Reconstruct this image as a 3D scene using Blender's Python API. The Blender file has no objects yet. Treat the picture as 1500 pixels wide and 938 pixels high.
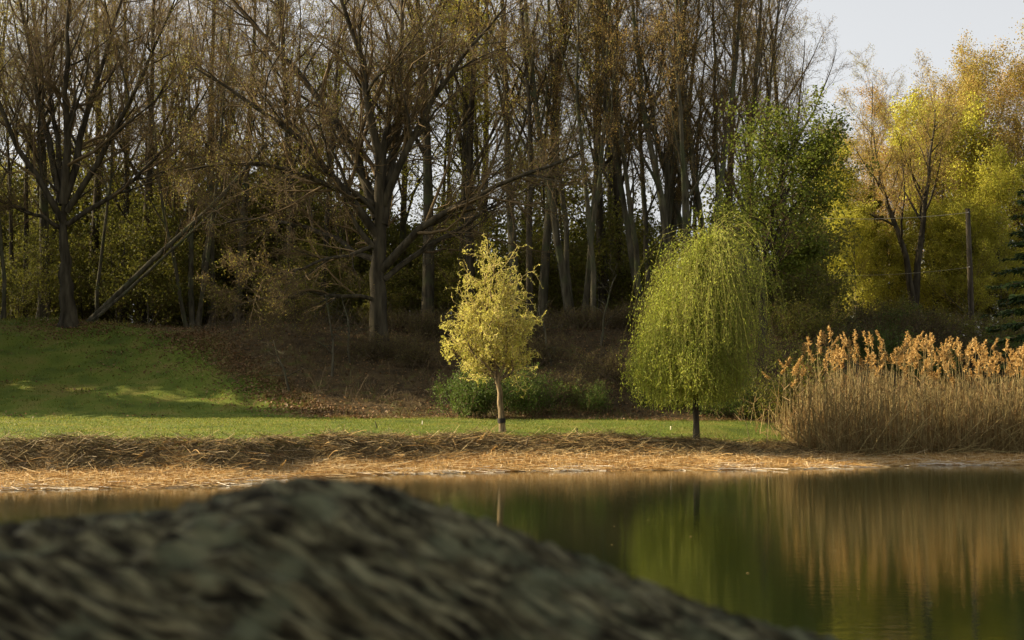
import bpy, math, random
import numpy as np
from mathutils import noise as mnoise, Vector

# ------------------------------------------------------------------ camera, sky, sun
scene = bpy.context.scene
FPX, CX, HORIZON = 2083.0, 750.0, 578.0          # focal length in photo pixels, centre column, horizon row
CAM_Z = 2.0
PITCH = math.atan((HORIZON - 469.0) / FPX)
cam_data = bpy.data.cameras.new('camera')
cam = bpy.data.objects.new('camera', cam_data)
scene.collection.objects.link(cam)
cam.location = (0, 0, CAM_Z)
cam.rotation_euler = (math.pi / 2 + PITCH, 0, 0)
cam_data.sensor_width = 36.0
cam_data.lens = 50.0
cam_data.clip_start = 0.05
cam_data.clip_end = 3000
cam_data.dof.use_dof = True
cam_data.dof.focus_distance = 46.0
cam_data.dof.aperture_fstop = 6.5
scene.camera = cam

SUN_EL = math.radians(24.0)
SUN_AZ = math.radians(-76.0)      # compass angle from +Y towards +X: the sun stands to the left
world = bpy.data.worlds.new('World')
scene.world = world
world.use_nodes = True
wn = world.node_tree
bg = wn.nodes['Background']
sky = wn.nodes.new('ShaderNodeTexSky')
sky.sky_type = 'NISHITA'
sky.sun_disc = False
sky.sun_elevation = SUN_EL
sky.sun_rotation = SUN_AZ
sky.air_density = 1.0
sky.dust_density = 3.0
sky.ozone_density = 1.0
hs = wn.nodes.new('ShaderNodeHueSaturation')
hs.inputs['Saturation'].default_value = 0.12
wn.links.new(sky.outputs[0], hs.inputs['Color'])
wn.links.new(hs.outputs[0], bg.inputs[0])
bg.inputs[1].default_value = 0.085
sun_d = bpy.data.lights.new('sun', 'SUN')
sun_d.energy = 5.0
sun_d.angle = math.radians(0.6)
sun_d.color = (1.0, 0.80, 0.50)
sun = bpy.data.objects.new('sun', sun_d)
scene.collection.objects.link(sun)
sdir = Vector((math.sin(SUN_AZ) * math.cos(SUN_EL), math.cos(SUN_AZ) * math.cos(SUN_EL), math.sin(SUN_EL)))
sun.rotation_euler = sdir.to_track_quat('Z', 'Y').to_euler()
sun.location = (-60, 0, 60)
scene.view_settings.view_transform = 'Standard'
scene.view_settings.look = 'None'
scene.view_settings.exposure = 1.5
scene.view_settings.gamma = 1.0
scene.cycles.max_bounces = 5
scene.cycles.diffuse_bounces = 2
scene.cycles.glossy_bounces = 2
scene.cycles.transmission_bounces = 3
scene.cycles.transparent_max_bounces = 4
scene.cycles.caustics_reflective = False
scene.cycles.caustics_refractive = False

# ------------------------------------------------------------------ helpers
C = scene.collection
R = np.random.default_rng(7)

def ray(px, py):
    xc, yc = (px - CX) / FPX, (469.0 - py) / FPX
    c, s = math.cos(PITCH), math.sin(PITCH)
    return np.array([xc, c - yc * s, s + yc * c])

def at(px, py, depth):
    r = ray(px, py)
    return np.array([0, 0, CAM_Z]) + r * (depth / r[1])

def colx(px, depth):
    return (px - CX) / FPX * depth

def unit(v):
    return v / np.maximum(np.linalg.norm(v, axis=-1, keepdims=True), 1e-9)

def mesh_np(name, V, faces, smooth=False):
    """faces: list of int arrays (n,3) or (n,4)"""
    me = bpy.data.meshes.new(name)
    V = np.asarray(V, dtype=np.float32)
    me.vertices.add(len(V))
    me.vertices.foreach_set('co', V.ravel())
    faces = [np.asarray(f, dtype=np.int32) for f in faces if len(f)]
    tot = np.concatenate([np.full(len(f), f.shape[1], np.int32) for f in faces])
    loops = np.concatenate([f.ravel() for f in faces])
    start = np.concatenate([[0], np.cumsum(tot)[:-1]]).astype(np.int32)
    me.loops.add(len(loops))
    me.loops.foreach_set('vertex_index', loops)
    me.polygons.add(len(tot))
    me.polygons.foreach_set('loop_start', start)
    me.polygons.foreach_set('loop_total', tot)
    if smooth:
        me.polygons.foreach_set('use_smooth', np.ones(len(tot), dtype=bool))
    me.update(calc_edges=True)
    return me

class Geo:
    """collects vertices and quads/triangles for ONE mesh"""
    def __init__(self):
        self.v, self.q, self.t, self.n = [], [], [], 0
    def add(self, V, quads=None, tris=None):
        if quads is not None and len(quads): self.q.append(np.asarray(quads) + self.n)
        if tris is not None and len(tris): self.t.append(np.asarray(tris) + self.n)
        self.v.append(np.asarray(V, dtype=np.float32)); self.n += len(V)
    def tubes(self, P, Rad, sides=3, cap=False):
        """P (M,N,3), Rad (M,N)"""
        P = np.asarray(P, float); Rad = np.asarray(Rad, float)
        if P.ndim == 2: P = P[None]; Rad = Rad[None]
        M, N, _ = P.shape
        if M == 0: return
        T = unit(np.gradient(P, axis=1))
        mt = np.abs(unit(P[:, -1] - P[:, 0]))
        ref = np.eye(3)[np.argmin(mt, axis=1)][:, None, :]
        U = unit(np.cross(T, ref)); W = np.cross(T, U)
        a = np.arange(sides) * 2 * math.pi / sides
        ring = P[:, :, None] + Rad[:, :, None, None] * (np.cos(a)[None, None, :, None] * U[:, :, None] + np.sin(a)[None, None, :, None] * W[:, :, None])
        V = ring.reshape(-1, 3)
        m = np.arange(M)[:, None, None] * N * sides
        k = np.arange(N - 1)[None, :, None] * sides
        s = np.arange(sides)[None, None, :]; s2 = (s + 1) % sides
        q = np.stack([m + k + s, m + k + s2, m + k + sides + s2, m + k + sides + s], -1).reshape(-1, 4)
        self.add(V, q)
        if cap:
            c = P[:, -1]; b = self.n
            base = b - len(V) + np.arange(M)[:, None] * N * sides + (N - 1) * sides
            s = np.arange(sides)[None]
            t = np.stack([base + s, base + (s + 1) % sides, np.broadcast_to(b + np.arange(M)[:, None], (M, sides))], -1).reshape(-1, 3)
            self.v.append(c.astype(np.float32)); self.n += M; self.t.append(t)
    def leaves(self, pos, axis, normal, length, width):
        """pointed kite leaves, two triangles each, slightly folded"""
        n = len(pos)
        if n == 0: return
        length = np.broadcast_to(np.asarray(length, float), (n,))[:, None]
        width = np.broadcast_to(np.asarray(width, float), (n,))[:, None]
        axis = unit(axis); side = unit(np.cross(axis, normal)); nn = np.cross(side, axis)
        a = pos; b = pos + axis * length * .45 + side * width * .5 + nn * width * .12
        c = pos + axis * length; d = pos + axis * length * .45 - side * width * .5 + nn * width * .12
        V = np.stack([a, b, c, d], 1).reshape(-1, 3)
        i = np.arange(n)[:, None] * 4
        self.add(V, None, np.concatenate([i + [0, 1, 2], i + [0, 2, 3]]))
    def blades(self, pos, top, width, bend=None):
        """grass blade: a tapering strip of three triangles"""
        n = len(pos)
        d = top - pos
        side = unit(np.cross(d, R.normal(size=(n, 3)))) * np.broadcast_to(np.asarray(width, float), (n,))[:, None] * .5
        mid = pos + d * .55 + (0 if bend is None else bend)
        V = np.stack([pos - side, pos + side, mid + side * .8, mid - side * .8, top], 1).reshape(-1, 3)
        i = np.arange(n)[:, None] * 5
        self.add(V, i + [0, 1, 2, 3], i + [3, 2, 4])
    def mesh(self, name, smooth=False):
        f = []
        if self.q: f.append(np.concatenate(self.q))
        if self.t: f.append(np.concatenate(self.t))
        return mesh_np(name, np.concatenate(self.v), f, smooth)

def obj(name, me, m, parent=None, loc=(0, 0, 0)):
    o = bpy.data.objects.new(name, me)
    C.objects.link(o)
    o.location = loc
    if m is not None and not me.materials: me.materials.append(m)
    if parent is not None: o.parent = parent
    return o

def tag(o, label=None, cat=None, group=None, kind=None):
    if label: o['label'] = label
    if cat: o['category'] = cat
    if group: o['group'] = group
    if kind: o['kind'] = kind
    return o

def thing(name, label, cat, loc=(0, 0, 0), rz=0.0, scale=1.0, group=None):
    o = bpy.data.objects.new(name, None)
    C.objects.link(o)
    o.empty_display_size = .2
    o.location = loc; o.rotation_euler = (0, 0, rz)
    o.scale = (scale,) * 3 if np.isscalar(scale) else scale
    return tag(o, label, cat, group)

def instance(proto, name, label, cat, loc, rz=0.0, scale=1.0, group=None, tilt=(0, 0)):
    """proto: nested list [(part_name, mesh, [sub-parts...])]; a thing with its own part objects sharing mesh data"""
    t = thing(name, label, cat, tuple(float(v) for v in loc), rz, scale, group)
    t.rotation_euler = (tilt[0], tilt[1], rz)
    for pn, me, subs in proto:
        p = obj(pn, me, None, t)
        for sn, sme, _ in subs:
            obj(sn, sme, None, p)
    return t

# ------------------------------------------------------------------ materials
def new_mat(name):
    m = bpy.data.materials.new(name); m.use_nodes = True
    nt = m.node_tree
    return m, nt, nt.nodes['Principled BSDF'], nt.nodes['Material Output']

def ramp(nt, stops):
    r = nt.nodes.new('ShaderNodeValToRGB')
    e = r.color_ramp.elements
    e[0].position, e[0].color = stops[0][0], (*stops[0][1], 1)
    e[1].position, e[1].color = stops[-1][0], (*stops[-1][1], 1)
    for p, c in stops[1:-1]:
        x = e.new(p); x.color = (*c, 1)
    return r

def leaf_mat(name, stops, trans=.45, rough=.6):
    """colour differs from piece to piece; part of the light passes through"""
    m, nt, bs, out = new_mat(name)
    g = nt.nodes.new('ShaderNodeNewGeometry')
    r = ramp(nt, stops)
    nt.links.new(g.outputs['Random Per Island'], r.inputs[0])
    nt.links.new(r.outputs[0], bs.inputs['Base Color'])
    bs.inputs['Roughness'].default_value = rough
    bs.inputs['Specular IOR Level'].default_value = .2
    if trans > 0:
        tr = nt.nodes.new('ShaderNodeBsdfTranslucent')
        nt.links.new(r.outputs[0], tr.inputs[0])
        mx = nt.nodes.new('ShaderNodeMixShader'); mx.inputs[0].default_value = trans
        nt.links.new(bs.outputs[0], mx.inputs[1]); nt.links.new(tr.outputs[0], mx.inputs[2])
        nt.links.new(mx.outputs[0], out.inputs[0])
    return m

def bark_mat(name, dark, light, scale=6.0, moss=None, bump=.6):
    m, nt, bs, out = new_mat(name)
    tc = nt.nodes.new('ShaderNodeTexCoord')
    mp = nt.nodes.new('ShaderNodeMapping'); mp.inputs['Scale'].default_value = (1, 1, .18)
    nt.links.new(tc.outputs['Object'], mp.inputs[0])
    n1 = nt.nodes.new('ShaderNodeTexNoise'); n1.inputs['Scale'].default_value = scale; n1.inputs['Detail'].default_value = 6
    nt.links.new(mp.outputs[0], n1.inputs[0])
    r = ramp(nt, [(.35, dark), (.68, light)])
    nt.links.new(n1.outputs[0], r.inputs[0])
    col = r.outputs[0]
    if moss:
        n2 = nt.nodes.new('ShaderNodeTexNoise'); n2.inputs['Scale'].default_value = 1.3; n2.inputs['Detail'].default_value = 5
        nt.links.new(tc.outputs['Object'], n2.inputs[0])
        r2 = ramp(nt, [(.5, (0, 0, 0)), (.66, (1, 1, 1))])
        nt.links.new(n2.outputs[0], r2.inputs[0])
        mx = nt.nodes.new('ShaderNodeMixRGB'); mx.inputs[2].default_value = (*moss, 1)
        nt.links.new(r2.outputs[0], mx.inputs[0]); nt.links.new(col, mx.inputs[1])
        col = mx.outputs[0]
    nt.links.new(col, bs.inputs['Base Color'])
    bs.inputs['Roughness'].default_value = .9
    bs.inputs['Specular IOR Level'].default_value = .15
    if bump:
        b = nt.nodes.new('ShaderNodeBump'); b.inputs['Strength'].default_value = bump; b.inputs['Distance'].default_value = .05
        nt.links.new(n1.outputs[0], b.inputs['Height']); nt.links.new(b.outputs[0], bs.inputs['Normal'])
    return m

def plain_mat(name, col, rough=.85):
    m, nt, bs, out = new_mat(name)
    n1 = nt.nodes.new('ShaderNodeTexNoise'); n1.inputs['Scale'].default_value = 9
    r = ramp(nt, [(.3, tuple(c * .75 for c in col)), (.7, tuple(min(1, c * 1.2) for c in col))])
    nt.links.new(n1.outputs[0], r.inputs[0]); nt.links.new(r.outputs[0], bs.inputs['Base Color'])
    bs.inputs['Roughness'].default_value = rough; bs.inputs['Specular IOR Level'].default_value = .2
    return m

M = dict(
    bark=bark_mat('dark_bark', (.022, .018, .011), (.075, .064, .04), 5),
    bark_grey=bark_mat('grey_bark', (.036, .032, .02), (.125, .112, .072), 5, moss=(.075, .085, .04)),
    bark_oak=bark_mat('oak_bark', (.024, .021, .013), (.085, .074, .046), 7, moss=(.058, .064, .028)),
    bark_tan=bark_mat('tan_bark', (.06, .045, .025), (.26, .19, .10), 14),
    twig=plain_mat('twig_brown', (.125, .088, .042)),
    twig_warm=plain_mat('twig_warm', (.20, .14, .06)),
    bud_russet=leaf_mat('bud_russet', [(0, (.28, .16, .05)), (.5, (.34, .24, .07)), (1, (.34, .30, .08))], .5),
    bud_olive=leaf_mat('bud_olive', [(0, (.26, .18, .045)), (.5, (.29, .25, .05)), (1, (.26, .29, .045))], .5),
    leaf_ochre=leaf_mat('leaf_ochre', [(0, (.32, .20, .05)), (.35, (.35, .25, .06)), (.7, (.36, .29, .06)), (1, (.31, .30, .05))], .45),
    leaf_orange=leaf_mat('leaf_orange', [(0, (.36, .19, .05)), (.5, (.37, .24, .06)), (1, (.36, .29, .06))], .45),
    leaf_lime=leaf_mat('leaf_lime', [(0, (.31, .29, .035)), (.5, (.40, .40, .05)), (1, (.52, .48, .07))], .55),
    leaf_green=leaf_mat('leaf_green', [(0, (.085, .115, .016)), (.6, (.14, .175, .024)), (1, (.22, .25, .036))], .5),
    leaf_shrub=leaf_mat('leaf_shrub', [(0, (.05, .08, .014)), (.6, (.08, .125, .02)), (1, (.115, .165, .028))], .4),
    leaf_under=leaf_mat('leaf_under', [(0, (.09, .095, .018)), (.6, (.15, .155, .026)), (1, (.22, .21, .036))], .5),
    leaf_willow=leaf_mat('leaf_willow', [(0, (.18, .225, .025)), (.5, (.27, .315, .04)), (1, (.43, .45, .075))], .5),
    strand=plain_mat('willow_strand', (.20, .19, .04)),
    leaf_yellow=leaf_mat('leaf_yellow', [(0, (.36, .36, .055)), (.5, (.56, .54, .10)), (1, (.74, .69, .20))], .5),
    curl_twig=plain_mat('curl_twig', (.40, .32, .11)),
    needle=leaf_mat('spruce_needle', [(0, (.02, .04, .011)), (.6, (.034, .062, .016)), (1, (.06, .09, .024))], .2),
    pine=leaf_mat('pine_needle', [(0, (.14, .14, .035)), (1, (.28, .26, .06))], .55),
    grass=leaf_mat('lawn_blade', [(0, (.075, .10, .014)), (.5, (.12, .145, .02)), (.82, (.18, .19, .03)), (1, (.30, .24, .08))], .5),
    dry=leaf_mat('dry_grass', [(0, (.08, .06, .022)), (.5, (.13, .10, .038)), (.8, (.10, .115, .026)), (1, (.22, .17, .07))], .3),
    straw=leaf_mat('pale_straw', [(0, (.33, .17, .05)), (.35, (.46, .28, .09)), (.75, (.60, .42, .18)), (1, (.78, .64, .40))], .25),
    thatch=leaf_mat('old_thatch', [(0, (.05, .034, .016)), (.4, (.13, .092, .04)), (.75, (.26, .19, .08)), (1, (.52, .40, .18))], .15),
    flotsam=leaf_mat('bleached_stalk', [(0, (.55, .46, .33)), (1, (.82, .76, .64))], .1),
    litter=leaf_mat('dead_leaf', [(0, (.085, .045, .02)), (.5, (.16, .092, .04)), (1, (.28, .18, .085))], .25),
    reed=leaf_mat('reed_stem', [(0, (.18, .13, .05)), (.5, (.28, .215, .085)), (1, (.42, .34, .145))], .25),
    reed_low=leaf_mat('reed_leaf', [(0, (.16, .09, .03)), (.5, (.235, .14, .052)), (1, (.34, .23, .10))], .3),
    plume=leaf_mat('reed_plume', [(0, (.32, .19, .06)), (.5, (.44, .28, .095)), (1, (.56, .39, .15))], .45),
    bramble=plain_mat('bramble_stem', (.075, .055, .03)),
    brush_leaf=leaf_mat('brush_leaf', [(0, (.11, .075, .03)), (.5, (.15, .115, .036)), (1, (.13, .15, .036))], .4),
    pole=bark_mat('pole_wood', (.03, .025, .016), (.085, .07, .045), 9),
    metal=plain_mat('grey_metal', (.25, .25, .24), .5),
    wire=plain_mat('wire_pale', (.34, .31, .22), .6),
)

# ------------------------------------------------------------------ terrain
SX = np.array([-80, -30, -10.8, -6.7, -6.0, -3.8, -.9, 2, 6.9, 11.6, 14.6, 40, 80.])
SY = np.array([27, 28, 30, 31, 32.8, 35.3, 36.9, 37.7, 37.9, 40.6, 40.6, 39, 36.])
KX = np.array([-80, -12, -6.5, -4, -1, 2, 5, 8, 12, 16, 80.])
BW = np.array([3.3, 3.3, 3.2, 2.8, 3.0, 3.0, 3.0, 3.0, 2.2, 2.0, 2.0])       # beach width
ZB = np.array([.2, .2, .2, .25, .30, .30, .25, .2, .15, .15, .15])
TW = np.array([1.5, 1.5, 1.5, 1.5, 1.6, 1.8, 2.2, 3, 4, 4, 4])               # bank width
ZT = np.array([.88, .88, .86, .84, .80, .76, .62, .45, .25, .25, .3])
ZL = np.array([1.15, 1.15, 1.15, 1.14, 1.12, 1.11, 1.09, 1.04, .7, .55, .6])  # lawn at its far edge

def shore(x): return np.interp(x, SX, SY)
def sstep(t):
    t = np.clip(t, 0, 1); return t * t * (3 - 2 * t)

def wob(x, y, f, seed=0.0):
    return (np.sin(x * f + 1.7 * np.sin(y * f * .7 + seed)) + np.sin(y * f * 1.13 + 2.1 * np.sin(x * f * .6 + seed * 1.3) + seed)) * .5

def leaf_edge(y):            # where the mown slope gives way to the leafy embankment
    return np.interp(y, [46, 51, 56, 62, 68, 76], [-4.5, -6.3, -10.2, -14.6, -18.5, -24]) 

def height(x, y):
    x = np.asarray(x, float); y = np.asarray(y, float)
    xs = x + .35 * np.sin(x * 1.1) + .2 * np.sin(x * 2.7 + 1)
    ys = shore(x) + .18 * np.sin(x * 1.9) + .12 * np.sin(x * 4.3 + .6)
    bw = np.interp(xs, KX, BW); zb = np.interp(xs, KX, ZB); tw = np.interp(xs, KX, TW); zt = np.interp(xs, KX, ZT); zl = np.interp(xs, KX, ZL)
    y1 = ys + bw; y2 = y1 + tw; y3 = np.maximum(49.0, y2 + 2)
    z = np.where(y < ys, -.9 * sstep((ys - y) / 5.0),
        np.where(y < y1, zb * (y - ys) / bw,
        np.where(y < y2, zb + (zt - zb) * sstep((y - y1) / tw),
                 zt + (zl - zt) * np.clip((y - y2) / (y3 - y2), 0, 1))))
    # the bank face is lumpy
    onbank = np.exp(-((y - (y1 + tw * .5)) / (tw * .6)) ** 2)
    z = z + onbank * (.07 * wob(x, y, 2.3, 1.0) + .04 * wob(x, y, 5.1, 2.2)) + .03 * wob(x, y, 1.1, 4.0) * np.clip((y - ys) / 2, 0, 1)
    # slope behind the lawn
    e = leaf_edge(y)
    left = 4.55 * sstep((y - 49.5) / 21.0)
    mid = 3.75 * sstep((y - 50.5) / 12.0)
    right = 4.9 * sstep((y - 54.0) / 32.0)
    wm = sstep((x - e + 3.0) / 7.0)
    wr = sstep((x - 11.0) / 12.0)
    hill = left * (1 - wm) + mid * wm
    hill = hill * (1 - wr) + right * wr
    hill = hill + (.22 * wob(x, y, .35, 2.0) + .07 * wob(x, y, 1.3, .7) + .03 * wob(x, y, 3.1, 1.9)) * sstep((y - 51) / 6)
    far = -np.clip(y - 92, 0, 60) * .05
    z = z + hill + far * sstep((y - 88) / 10)
    # the near bank where the log lies
    near = np.interp(y, [-50, 1.9, 3.2, 5.5, 8], [1.6, 1.40, .9, 0.0, -.9])
    z = np.where(y < 8, near + .03 * wob(x, y, 2.0, 3.0), z)
    return z

def axis_pts(segs):
    out = [np.arange(a, b, s) for a, b, s in segs]
    return np.concatenate(out + [[segs[-1][1]]])
gx = axis_pts([(-900, -200, 100), (-200, -60, 14), (-60, -24, 2.0), (-24, 22, .3), (22, 60, 2.0), (60, 200, 14), (200, 900, 100)])
gy = axis_pts([(-300, -20, 40), (-20, -2, 3), (-2, 10, .5), (10, 28, 3), (28, 53, .2), (53, 76, .5), (76, 130, 3), (130, 300, 20), (300, 1500, 150)])
GX, GY = np.meshgrid(gx, gy)
GZ = height(GX, GY)
nx, ny = len(gx), len(gy)
idx = np.arange(nx * ny).reshape(ny, nx)
quads = np.stack([idx[:-1, :-1], idx[:-1, 1:], idx[1:, 1:], idx[1:, :-1]], -1).reshape(-1, 4)
gme = mesh_np('ground', np.stack([GX, GY, GZ], -1).reshape(-1, 3), [quads], True)
# surface cover: r = lawn, g = straw and thatch of the bank, b = dead leaves
ysG = shore(GX); bwG = np.interp(GX, KX, BW); twG = np.interp(GX, KX, TW)
edge_n = .35 * wob(GX, GY, 2.6, .3)
lawn = sstep((GY - (ysG + bwG + twG) + .35 + edge_n) / .5)
wood = np.maximum(sstep((GX - leaf_edge(GY) + 1.2 * wob(GX, GY, .9, 5)) / 2.0) * sstep((GY - 50.6) / 1.4), sstep((GY - 68 + 2 * wob(GX, GY, .5, 2)) / 5))
reedy = sstep((GX - 8.5) / 2) * sstep((52 - GY) / 3)
lawn = lawn * (1 - wood) * (1 - reedy)
cover = np.zeros((nx * ny, 4), np.float32); cover[:, 3] = 1
cover[:, 0] = lawn.ravel(); cover[:, 1] = ((1 - lawn) * (1 - wood)).ravel(); cover[:, 2] = wood.ravel()
ca = gme.color_attributes.new('cover', 'FLOAT_COLOR', 'POINT')
ca.data.foreach_set('color', cover.ravel())

gm, nt, bs, out = new_mat('ground_cover')
at_n = nt.nodes.new('ShaderNodeAttribute'); at_n.attribute_name = 'cover'
sep = nt.nodes.new('ShaderNodeSeparateColor'); nt.links.new(at_n.outputs['Color'], sep.inputs[0])
tc = nt.nodes.new('ShaderNodeTexCoord')
def tnoise(scale, stops, detail=5):
    n = nt.nodes.new('ShaderNodeTexNoise'); n.inputs['Scale'].default_value = scale; n.inputs['Detail'].default_value = detail
    nt.links.new(tc.outputs['Object'], n.inputs[0]); r = ramp(nt, stops); nt.links.new(n.outputs[0], r.inputs[0]); return n, r
n_g, r_g = tnoise(.7, [(.34, (.06, .085, .013)), (.5, (.10, .13, .018)), (.66, (.14, .135, .03))], 8)
n_s, r_s = tnoise(5, [(.3, (.10, .065, .032)), (.7, (.26, .16, .07))], 8)
n_l, r_l = tnoise(2.2, [(.3, (.04, .03, .016)), (.55, (.08, .055, .025)), (.72, (.075, .08, .022))], 8)
m1 = nt.nodes.new('ShaderNodeMixRGB'); nt.links.new(sep.outputs[0], m1.inputs[0]); nt.links.new(r_s.outputs[0], m1.inputs[1]); nt.links.new(r_g.outputs[0], m1.inputs[2])
m2 = nt.nodes.new('ShaderNodeMixRGB'); nt.links.new(sep.outputs[2], m2.inputs[0]); nt.links.new(m1.outputs[0], m2.inputs[1]); nt.links.new(r_l.outputs[0], m2.inputs[2])
nt.links.new(m2.outputs[0], bs.inputs['Base Color']); bs.inputs['Roughness'].default_value = .95; bs.inputs['Specular IOR Level'].default_value = .1
nb = nt.nodes.new('ShaderNodeTexNoise'); nb.inputs['Scale'].default_value = 18; nb.inputs['Detail'].default_value = 6
nt.links.new(tc.outputs['Object'], nb.inputs[0])
bp = nt.nodes.new('ShaderNodeBump'); bp.inputs['Strength'].default_value = .8; bp.inputs['Distance'].default_value = .06
nt.links.new(nb.outputs[0], bp.inputs['Height']); nt.links.new(bp.outputs[0], bs.inputs['Normal'])
tag(obj('ground', gme, gm), kind='structure')

# ------------------------------------------------------------------ water
wmat, nt, bs, out = new_mat('pond_water')
bs.inputs['Base Color'].default_value = (.007, .011, .003, 1)
bs.inputs['Roughness'].default_value = .035
bs.inputs['IOR'].default_value = 1.333
tc = nt.nodes.new('ShaderNodeTexCoord')
mp = nt.nodes.new('ShaderNodeMapping'); mp.inputs['Scale'].default_value = (1.0, 2.2, 1)
nt.links.new(tc.outputs['Object'], mp.inputs[0])
w1 = nt.nodes.new('ShaderNodeTexNoise'); w1.inputs['Scale'].default_value = 3.2; w1.inputs['Detail'].default_value = 4; w1.inputs['Roughness'].default_value = .6
nt.links.new(mp.outputs[0], w1.inputs[0])
bp = nt.nodes.new('ShaderNodeBump'); bp.inputs['Strength'].default_value = .10; bp.inputs['Distance'].default_value = .02
nt.links.new(w1.outputs[0], bp.inputs['Height']); nt.links.new(bp.outputs[0], bs.inputs['Normal'])
wv = np.array([[-200, 4, 0], [200, 4, 0], [200, 46, 0], [-200, 46, 0]], float)
tag(obj('water', mesh_np('water', wv, [np.array([[0, 1, 2, 3]])]), wmat), kind='structure')

# ------------------------------------------------------------------ tree growing
def rot_dir(d, ang, rng):
    """tilt directions d (n,3) by ang (n,) about random azimuths"""
    p = unit(np.cross(d, rng.normal(size=d.shape)))
    return unit(d * np.cos(ang)[:, None] + p * np.sin(ang)[:, None])

def sweep(start, d, length, n, wander, up, rng, droop=0.0, curl=0.0):
    """grow M polylines of n points at once"""
    Mn = len(start)
    P = np.zeros((Mn, n, 3)); P[:, 0] = start
    d = unit(d.copy()); step = (length / (n - 1))[:, None]
    ax = unit(rng.normal(size=(Mn, 3)))
    for k in range(1, n):
        d = d + rng.normal(size=(Mn, 3)) * wander
        d[:, 2] += up - droop * k / n
        if curl: d = d + np.cross(ax, d) * curl
        d = unit(d)
        P[:, k] = P[:, k - 1] + d * step
    return P

def children(P, Rad, count, t0, t1, ang, ang_j, ratio, rng, L, shrink=.5, rmul=.5, rmin=.004):
    """spawn points along parents: start, direction, length, radius"""
    Mn, N, _ = P.shape
    i = np.repeat(np.arange(Mn), count)
    k = np.tile(np.arange(count), Mn)
    t = t0 + (t1 - t0) * (k + rng.random(len(i))) / count
    f = t * (N - 1); a = np.minimum(f.astype(int), N - 2); w = (f - a)[:, None]
    s = P[i, a] * (1 - w) + P[i, a + 1] * w
    tan = unit(P[i, a + 1] - P[i, a])
    r0 = Rad[i, a] * (1 - w[:, 0]) + Rad[i, a + 1] * w[:, 0]
    d = rot_dir(tan, ang + rng.normal(size=len(i)) * ang_j, rng)
    ln = L[i] * ratio * (1 - shrink * t) * (.7 + .6 * rng.random(len(i)))
    return s, d, ln, np.maximum(np.minimum(r0 * rmul, r0 * .9), rmin)

def taper(r, n, end=.25, pw=1.0):
    return r[:, None] * (1 - (1 - end) * (np.linspace(0, 1, n)[None] ** pw))

def resample(pts, n):
    pts = np.asarray(pts, float)
    s = np.concatenate([[0], np.cumsum(np.linalg.norm(np.diff(pts, axis=0), axis=1))])
    q = np.linspace(0, s[-1], n)
    out = np.stack([np.interp(q, s, pts[:, k]) for k in range(3)], 1)
    for _ in range(2):
        out[1:-1] = out[1:-1] * .5 + (out[:-2] + out[2:]) * .25
    return out

def flare(P, Rad, h=.9, amt=.55):
    z = P[0, :, 2] - P[0, 0, 2]
    Rad[0] *= 1 + amt * np.exp(-z / (h * .4))
    return Rad

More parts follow.
